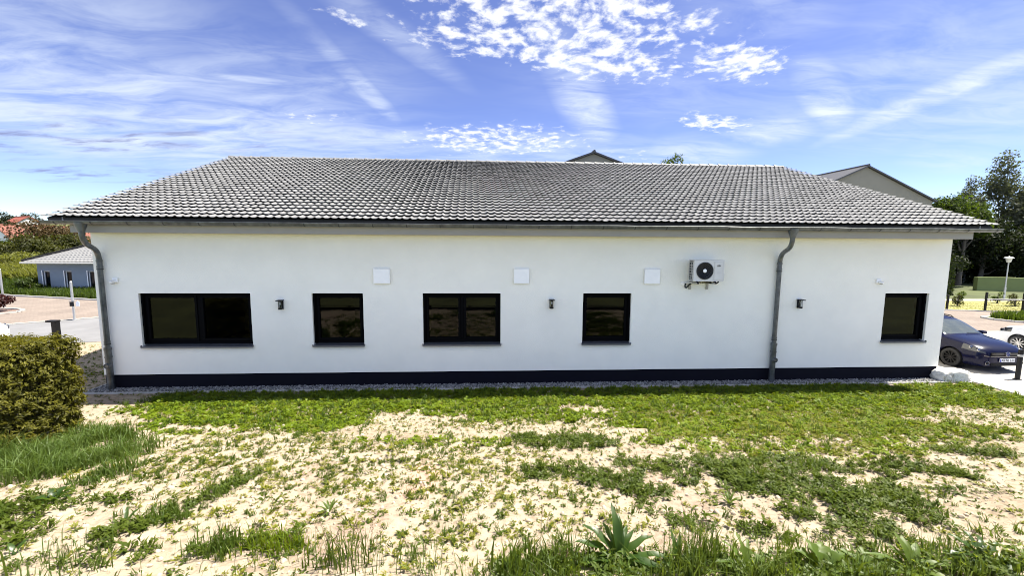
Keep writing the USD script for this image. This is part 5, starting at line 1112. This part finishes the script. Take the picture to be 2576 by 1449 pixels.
def make_car(label, loc, rz, body_mat, front=False, L=4.53, hs=1.0, name='parked_car', estate=True, group='parked cars'):
    S = np.array
    f = lambda a, b: PC(S(a), S(b))
    zt = f([0, .03, .10, .3, .6, .95, 1.20, 1.55, 1.95, 2.25, 2.8, 3.5, 4.1, 4.40, 4.53], [.55, .66, .735, .83, .905, .955, .99, 1.19, 1.39, 1.455, 1.485, 1.47, 1.39, 1.08, .80])
    zb = f([0, .03, .10, .3, .6, .95, 1.20, 1.6, 3.0, 4.1, 4.40, 4.53], [.50, .60, .675, .765, .835, .88, .915, .93, .955, .98, .93, .72])
    wm = f([0, .03, .10, .22, .42, .8, 1.2, 2, 3.7, 4.2, 4.45, 4.53], [.42, .58, .70, .79, .855, .885, .89, .89, .89, .86, .78, .66])
    wb = f([0, .03, .10, .22, .42, .8, 1.2, 2, 3.7, 4.2, 4.45, 4.53], [.38, .53, .64, .715, .765, .80, .835, .85, .84, .80, .72, .58])
    wr = f([0, .1, .4, .9, 1.20, 1.6, 2.0, 2.6, 3.6, 4.2, 4.53], [.33, .56, .69, .72, .74, .67, .60, .585, .57, .58, .50])
    bt = f([0, .1, .5, 4.0, 4.53], [.24, .20, .18, .18, .28])
    k = L / 4.53
    def ring(s):
        a, b, c, d, e, g = (float(q(s)) for q in (zt, zb, wm, wb, wr, bt))
        return S([[0, g], [c * .90, g], [c * .985, g + .07], [c, .40 + g * .1], [c * .997, min(.60, b - .05)], [d + (c - d) * .35, b - .045], [d, b], [e + .012, a - .055], [e * .86, a - .015], [e * .45, a], [0, a + .006]])
    def P(s, q):
        r = ring(s); i = min(int(q), 9); t = q - i; p = r[i] * (1 - t) + r[i + 1] * t
        return S([-s * k, p[0], p[1] * hs])
    ss = np.unique(np.r_[0, .015, .03, .06, .10, .16, .22, .3, .4, np.linspace(.5, 4.3, 34), 4.36, 4.42, 4.47, 4.5, 4.53])
    V, F = [], []
    for s in ss:
        r = ring(s); full = np.vstack([r, (r * [-1, 1])[-2:0:-1]]); V.append(np.column_stack([np.full(len(full), -s * k), full[:, 0], full[:, 1] * hs]))
    m = len(V[0]); n = len(ss); V = np.vstack(V)
    for i in range(n - 1):
        for j in range(m):
            j2 = (j + 1) % m; F += [[i * m + j, i * m + j2, (i + 1) * m + j2], [i * m + j, (i + 1) * m + j2, (i + 1) * m + j]]
    c0, c1 = len(V), len(V) + 1; V = np.vstack([V, [[0.0, 0, .42 * hs], [-4.53 * k, 0, .55 * hs]]])
    for j in range(m): F += [[c0, (j + 1) % m, j], [c1, (n - 1) * m + j, (n - 1) * m + (j + 1) % m]]
    tm_ = trimesh.Trimesh(V, F, process=False)
    if tm_.volume < 0: tm_.invert()
    body = m3.Manifold(manifold3d.Mesh(vert_properties=np.asarray(tm_.vertices, np.float32), tri_verts=np.asarray(tm_.faces, np.uint32)))
    ax = (-.88 * k, -3.48 * k); wr_ = .315
    for x in ax:
        for s_ in (-1, 1):
            cy = m3.Manifold.cylinder(.5, wr_ + .045, wr_ + .045, 40).rotate([90, 0, 0]).translate([x, s_ * .90 + .25, wr_ + .01]); body = body - cy
    t = thing(name, label, 'car', loc, rz)
    put(t, 'body', body, body_mat, smooth=35)
    def patch(s0, s1, q0, q1, off, side=1, ns=10, nq=6, sfun=None):
        V = []; 
        for s in np.linspace(s0, s1, ns):
            for q in np.linspace(q0, q1, nq):
                p = P(s, q); e = 1e-2
                du = P(min(s + e, 4.52), q) - P(max(s - e, 0.001), q); dv = P(s, min(q + e, 10)) - P(s, q - e); nn_ = np.cross(du, dv); nn_ /= np.linalg.norm(nn_) + 1e-9
                if nn_[1] < 0 and q < 7: nn_ = -nn_
                if q >= 7 and nn_[2] < 0: nn_ = -nn_
                p = p + nn_ * off; V.append([p[0], p[1] * side, p[2]])
        i, j = np.meshgrid(np.arange(ns - 1), np.arange(nq - 1), indexing='ij'); a = (i * nq + j).ravel()
        return np.array(V), np.stack([a, a + 1, a + nq + 1, a + nq], 1)
    ws = MB()
    for s_ in (1, -1): ws.add(*patch(1.24, 1.90, 7.25, 10, .006, s_))
    put(t, 'windscreen', ws, M['car_glass'], smooth=40)
    rear = MB()
    for s_ in (1, -1): rear.add(*patch(4.14, 4.36, 7.3, 10, .006, s_)); 
    put(t, 'rear_window', rear, M['car_glass'], smooth=40)
    for s_ in (1, -1):
        for a, b in ((1.72, 2.42), (2.46, 3.25), (3.29, 4.0)): put(t, 'side_window', MB().add(*patch(a, b, 6.12, 6.88, .006, s_)), M['car_glass'], smooth=40)
        hl = put(t, 'headlight', MB().add(*patch(.08, .60, 4.35, 5.85, .006, s_, 12, 6)), M['lamp_glass'], smooth=40)
        for s0, rr in ((.20, .055), (.38, .062)):
            p = P(s0, 5.0); put(hl, 'lamp', MB().lathe([(0, .02), (rr * .5, .018), (rr, .0), (rr * 1.1, -.02)], 14, axis='x', at=(p[0] + .012, p[1] * s_, p[2])), M['chrome'], smooth=30)
        if estate: put(t, 'roof_rail', MB().tube([P(2.1, 7.6) * [1, s_, 1] + [0, 0, .0], P(2.2, 7.4) * [1, s_, 1] + [0, 0, .05], P(3.0, 7.4) * [1, s_, 1] + [0, 0, .055], P(3.9, 7.4) * [1, s_, 1] + [0, 0, .05], P(4.05, 7.6) * [1, s_, 1]], .018, 8), M['trim'], smooth=40)
        mi = m3.Manifold.hull_points(np.array([[x, y, z] for x in (-.07, .06) for y in (-.10, .10) for z in (-.055, .055)] + [[.1, y, z] for y in (-.07, .08) for z in (-.03, .03)])).translate([-1.52 * k, s_ * 1.0, .985 * hs])
        put(t, 'mirror', MB().man(mi).tube([(-1.5 * k, s_ * .84, .93 * hs), (-1.5 * k, s_ * .95, .96 * hs)], .02, 6), body_mat)
    # wheels
    for x in ax:
        for s_ in (-1, 1):
            o = (x, s_ * .80, wr_)
            ty = MB().lathe([(.21, -.10), (.27, -.105), (.305, -.09), (wr_, -.06), (wr_, .06), (.305, .09), (.27, .105), (.21, .10)], 30, axis='y', at=o)
            w_ = put(t, 'wheel', ty, M['tyre'], smooth=35)
            rim = MB().lathe([(.225, -.10), (.225, .10)], 28, axis='y', at=o).lathe([(.205, s_ * .085), (.232, s_ * .108), (.236, s_ * .10)], 28, axis='y', at=o)
            for q in range(10):
                a = q * 2 * math.pi / 10; ca, sa = math.cos(a), math.sin(a); wv = np.array([-sa, 0, ca]) * .014
                p0, p1 = np.array([ca * .03, s_ * .07, sa * .03]), np.array([ca * .22, s_ * .098, sa * .22]); dd = np.array([0, -s_ * .025, 0])
                v = [p0 - wv, p0 + wv, p1 + wv * 1.3, p1 - wv * 1.3]; v = np.array(v + [q_ + dd for q_ in v]) + o
                rim.add(v, [[0, 1, 2, 3], [4, 7, 6, 5], [0, 4, 5, 1], [1, 5, 6, 2], [2, 6, 7, 3], [3, 7, 4, 0]])
            rim.lathe([(0, s_ * .08), (.05, s_ * .078), (.055, s_ * .06)], 14, axis='y', at=o)
            put(w_, 'rim', rim, M['alloy_dark' if front else 'alloy'], smooth=30)
            put(w_, 'brake_disc', MB().disc(.20, 24, 'y', at=(x, s_ * .83, wr_)), M['trim'])
            put(t, 'arch_liner', MB().lathe([(wr_ + .043, -.12), (wr_ + .043, .08)], 30, axis='y', at=(x, s_ * .76, wr_ + .01)), M['trim'])
    if front:
        def sx(y, grow=0.0):                       # nose curve seen from above
            s = np.linspace(0, .6, 120); return -np.interp(abs(y), wm(s) - .02, s) * k + grow
        def strip(y0, y1, z0, z1, g, mat, name, th=.02, n=24, parent=t):
            ys_ = np.linspace(y0, y1, n); V = []
            for y in ys_: V += [[sx(y, g), y, z0], [sx(y, g), y, z1], [sx(y, g) - th, y, z1], [sx(y, g) - th, y, z0]]
            F = []
            for i in range(n - 1):
                a = i * 4
                for q in range(4): F.append([a + q, a + (q + 1) % 4, a + 4 + (q + 1) % 4, a + 4 + q])
            F += [[0, 3, 2, 1], [4 * n - 4, 4 * n - 3, 4 * n - 2, 4 * n - 1]]
            return put(parent, name, MB().add(V, F), mat, smooth=30)
        gr_ = strip(-.52, .52, .575, .685, .012, M['trim'], 'grille')
        for z in (.605, .650): strip(-.50, .50, z, z + .006, .018, M['chrome'], 'grille_bar', parent=gr_)
        strip(-.70, .70, .552, .564, .016, M['chrome'], 'bumper_strip')
        strip(-.50, .50, .25, .345, .012, M['trim'], 'lower_intake')
        em = put(t, 'emblem', MB().lathe([(.058, .0), (.070, .012), (.082, .004), (.082, -.012)], 26, axis='x', at=(.034, 0, .635)), M['chrome'], smooth=40)
        put(em, 'emblem_field', MB().disc(.066, 24, 'x', at=(.034, 0, .635)).lathe([(.066, -.012), (.066, 0)], 24, axis='x', at=(.034, 0, .635)), M['plate_blue'])
        lt = MB(); e0 = np.array([.041, 0, .635])
        for pl_ in ([(-.026, .052), (0, .010), (.026, .052)], [(-.055, .022), (-.026, -.048), (0, .002), (.026, -.048), (.055, .022)]):
            lt.tube([e0 + [0, y, z] for y, z in pl_], .0065, 6)
        put(em, 'emblem_letters', lt, M['chrome'])
        pl_ = put(t, 'number_plate', MB().bbox(.028, -.26, .385, .042, .26, .497, .003), M['plate'])
        put(pl_, 'plate_band', MB().box(.0425, -.258, .388, .0435, -.218, .494), M['plate_blue'])
        tx_ = meshkit.text_mesh('AN·NE 159', .074, .0015, bold=True); v = np.array(tx_.vertices); w_ = v[:, 0].max() - v[:, 0].min(); v[:, 0] = (v[:, 0] - v[:, 0].min()) * (.445 / w_)
        tm2 = trimesh.Trimesh(np.stack([.0425 + v[:, 2], -.205 + v[:, 0], .405 + v[:, 1]], 1), tx_.faces, process=False)
        put(pl_, 'plate_lettering', tm2, M['trim'])
        for s_ in (-1, 1):
            y = .60 * s_; fx = sx(y) + .0
            fl = put(t, 'fog_lamp', MB().lathe([(.0, .0), (.03, .008), (.05, .0)], 16, axis='x', at=(fx + .02, y, .33)), M['trim'])
            put(fl, 'fog_lamp_ring', MB().lathe([(.055, .0), (.062, .006), (.07, .0)], 20, axis='x', at=(fx + .02, y, .33)), M['chrome'])
        put(t, 'wiper', MB().tube([P(1.22, 9.9) + [0.02, 0, .03], P(1.28, 8.0) + [0.02, 0, .03]], .008, 5), M['trim'])
    return t
make_car('dark blue estate car parked beside the right end of the building, nose towards us', (16.78, 12.22, .012), -90, M['blue_paint'], front=True, hs=1.05)
make_car('white car at the right edge, only front wheel and wing in the picture', (21.78, 15.80, .012), 90, M['white_paint'], hs=1.08)
make_car('white car behind the hedge at the left edge, only its nose showing', (-19.0, 16.6, .012), 0, M['white_paint'])
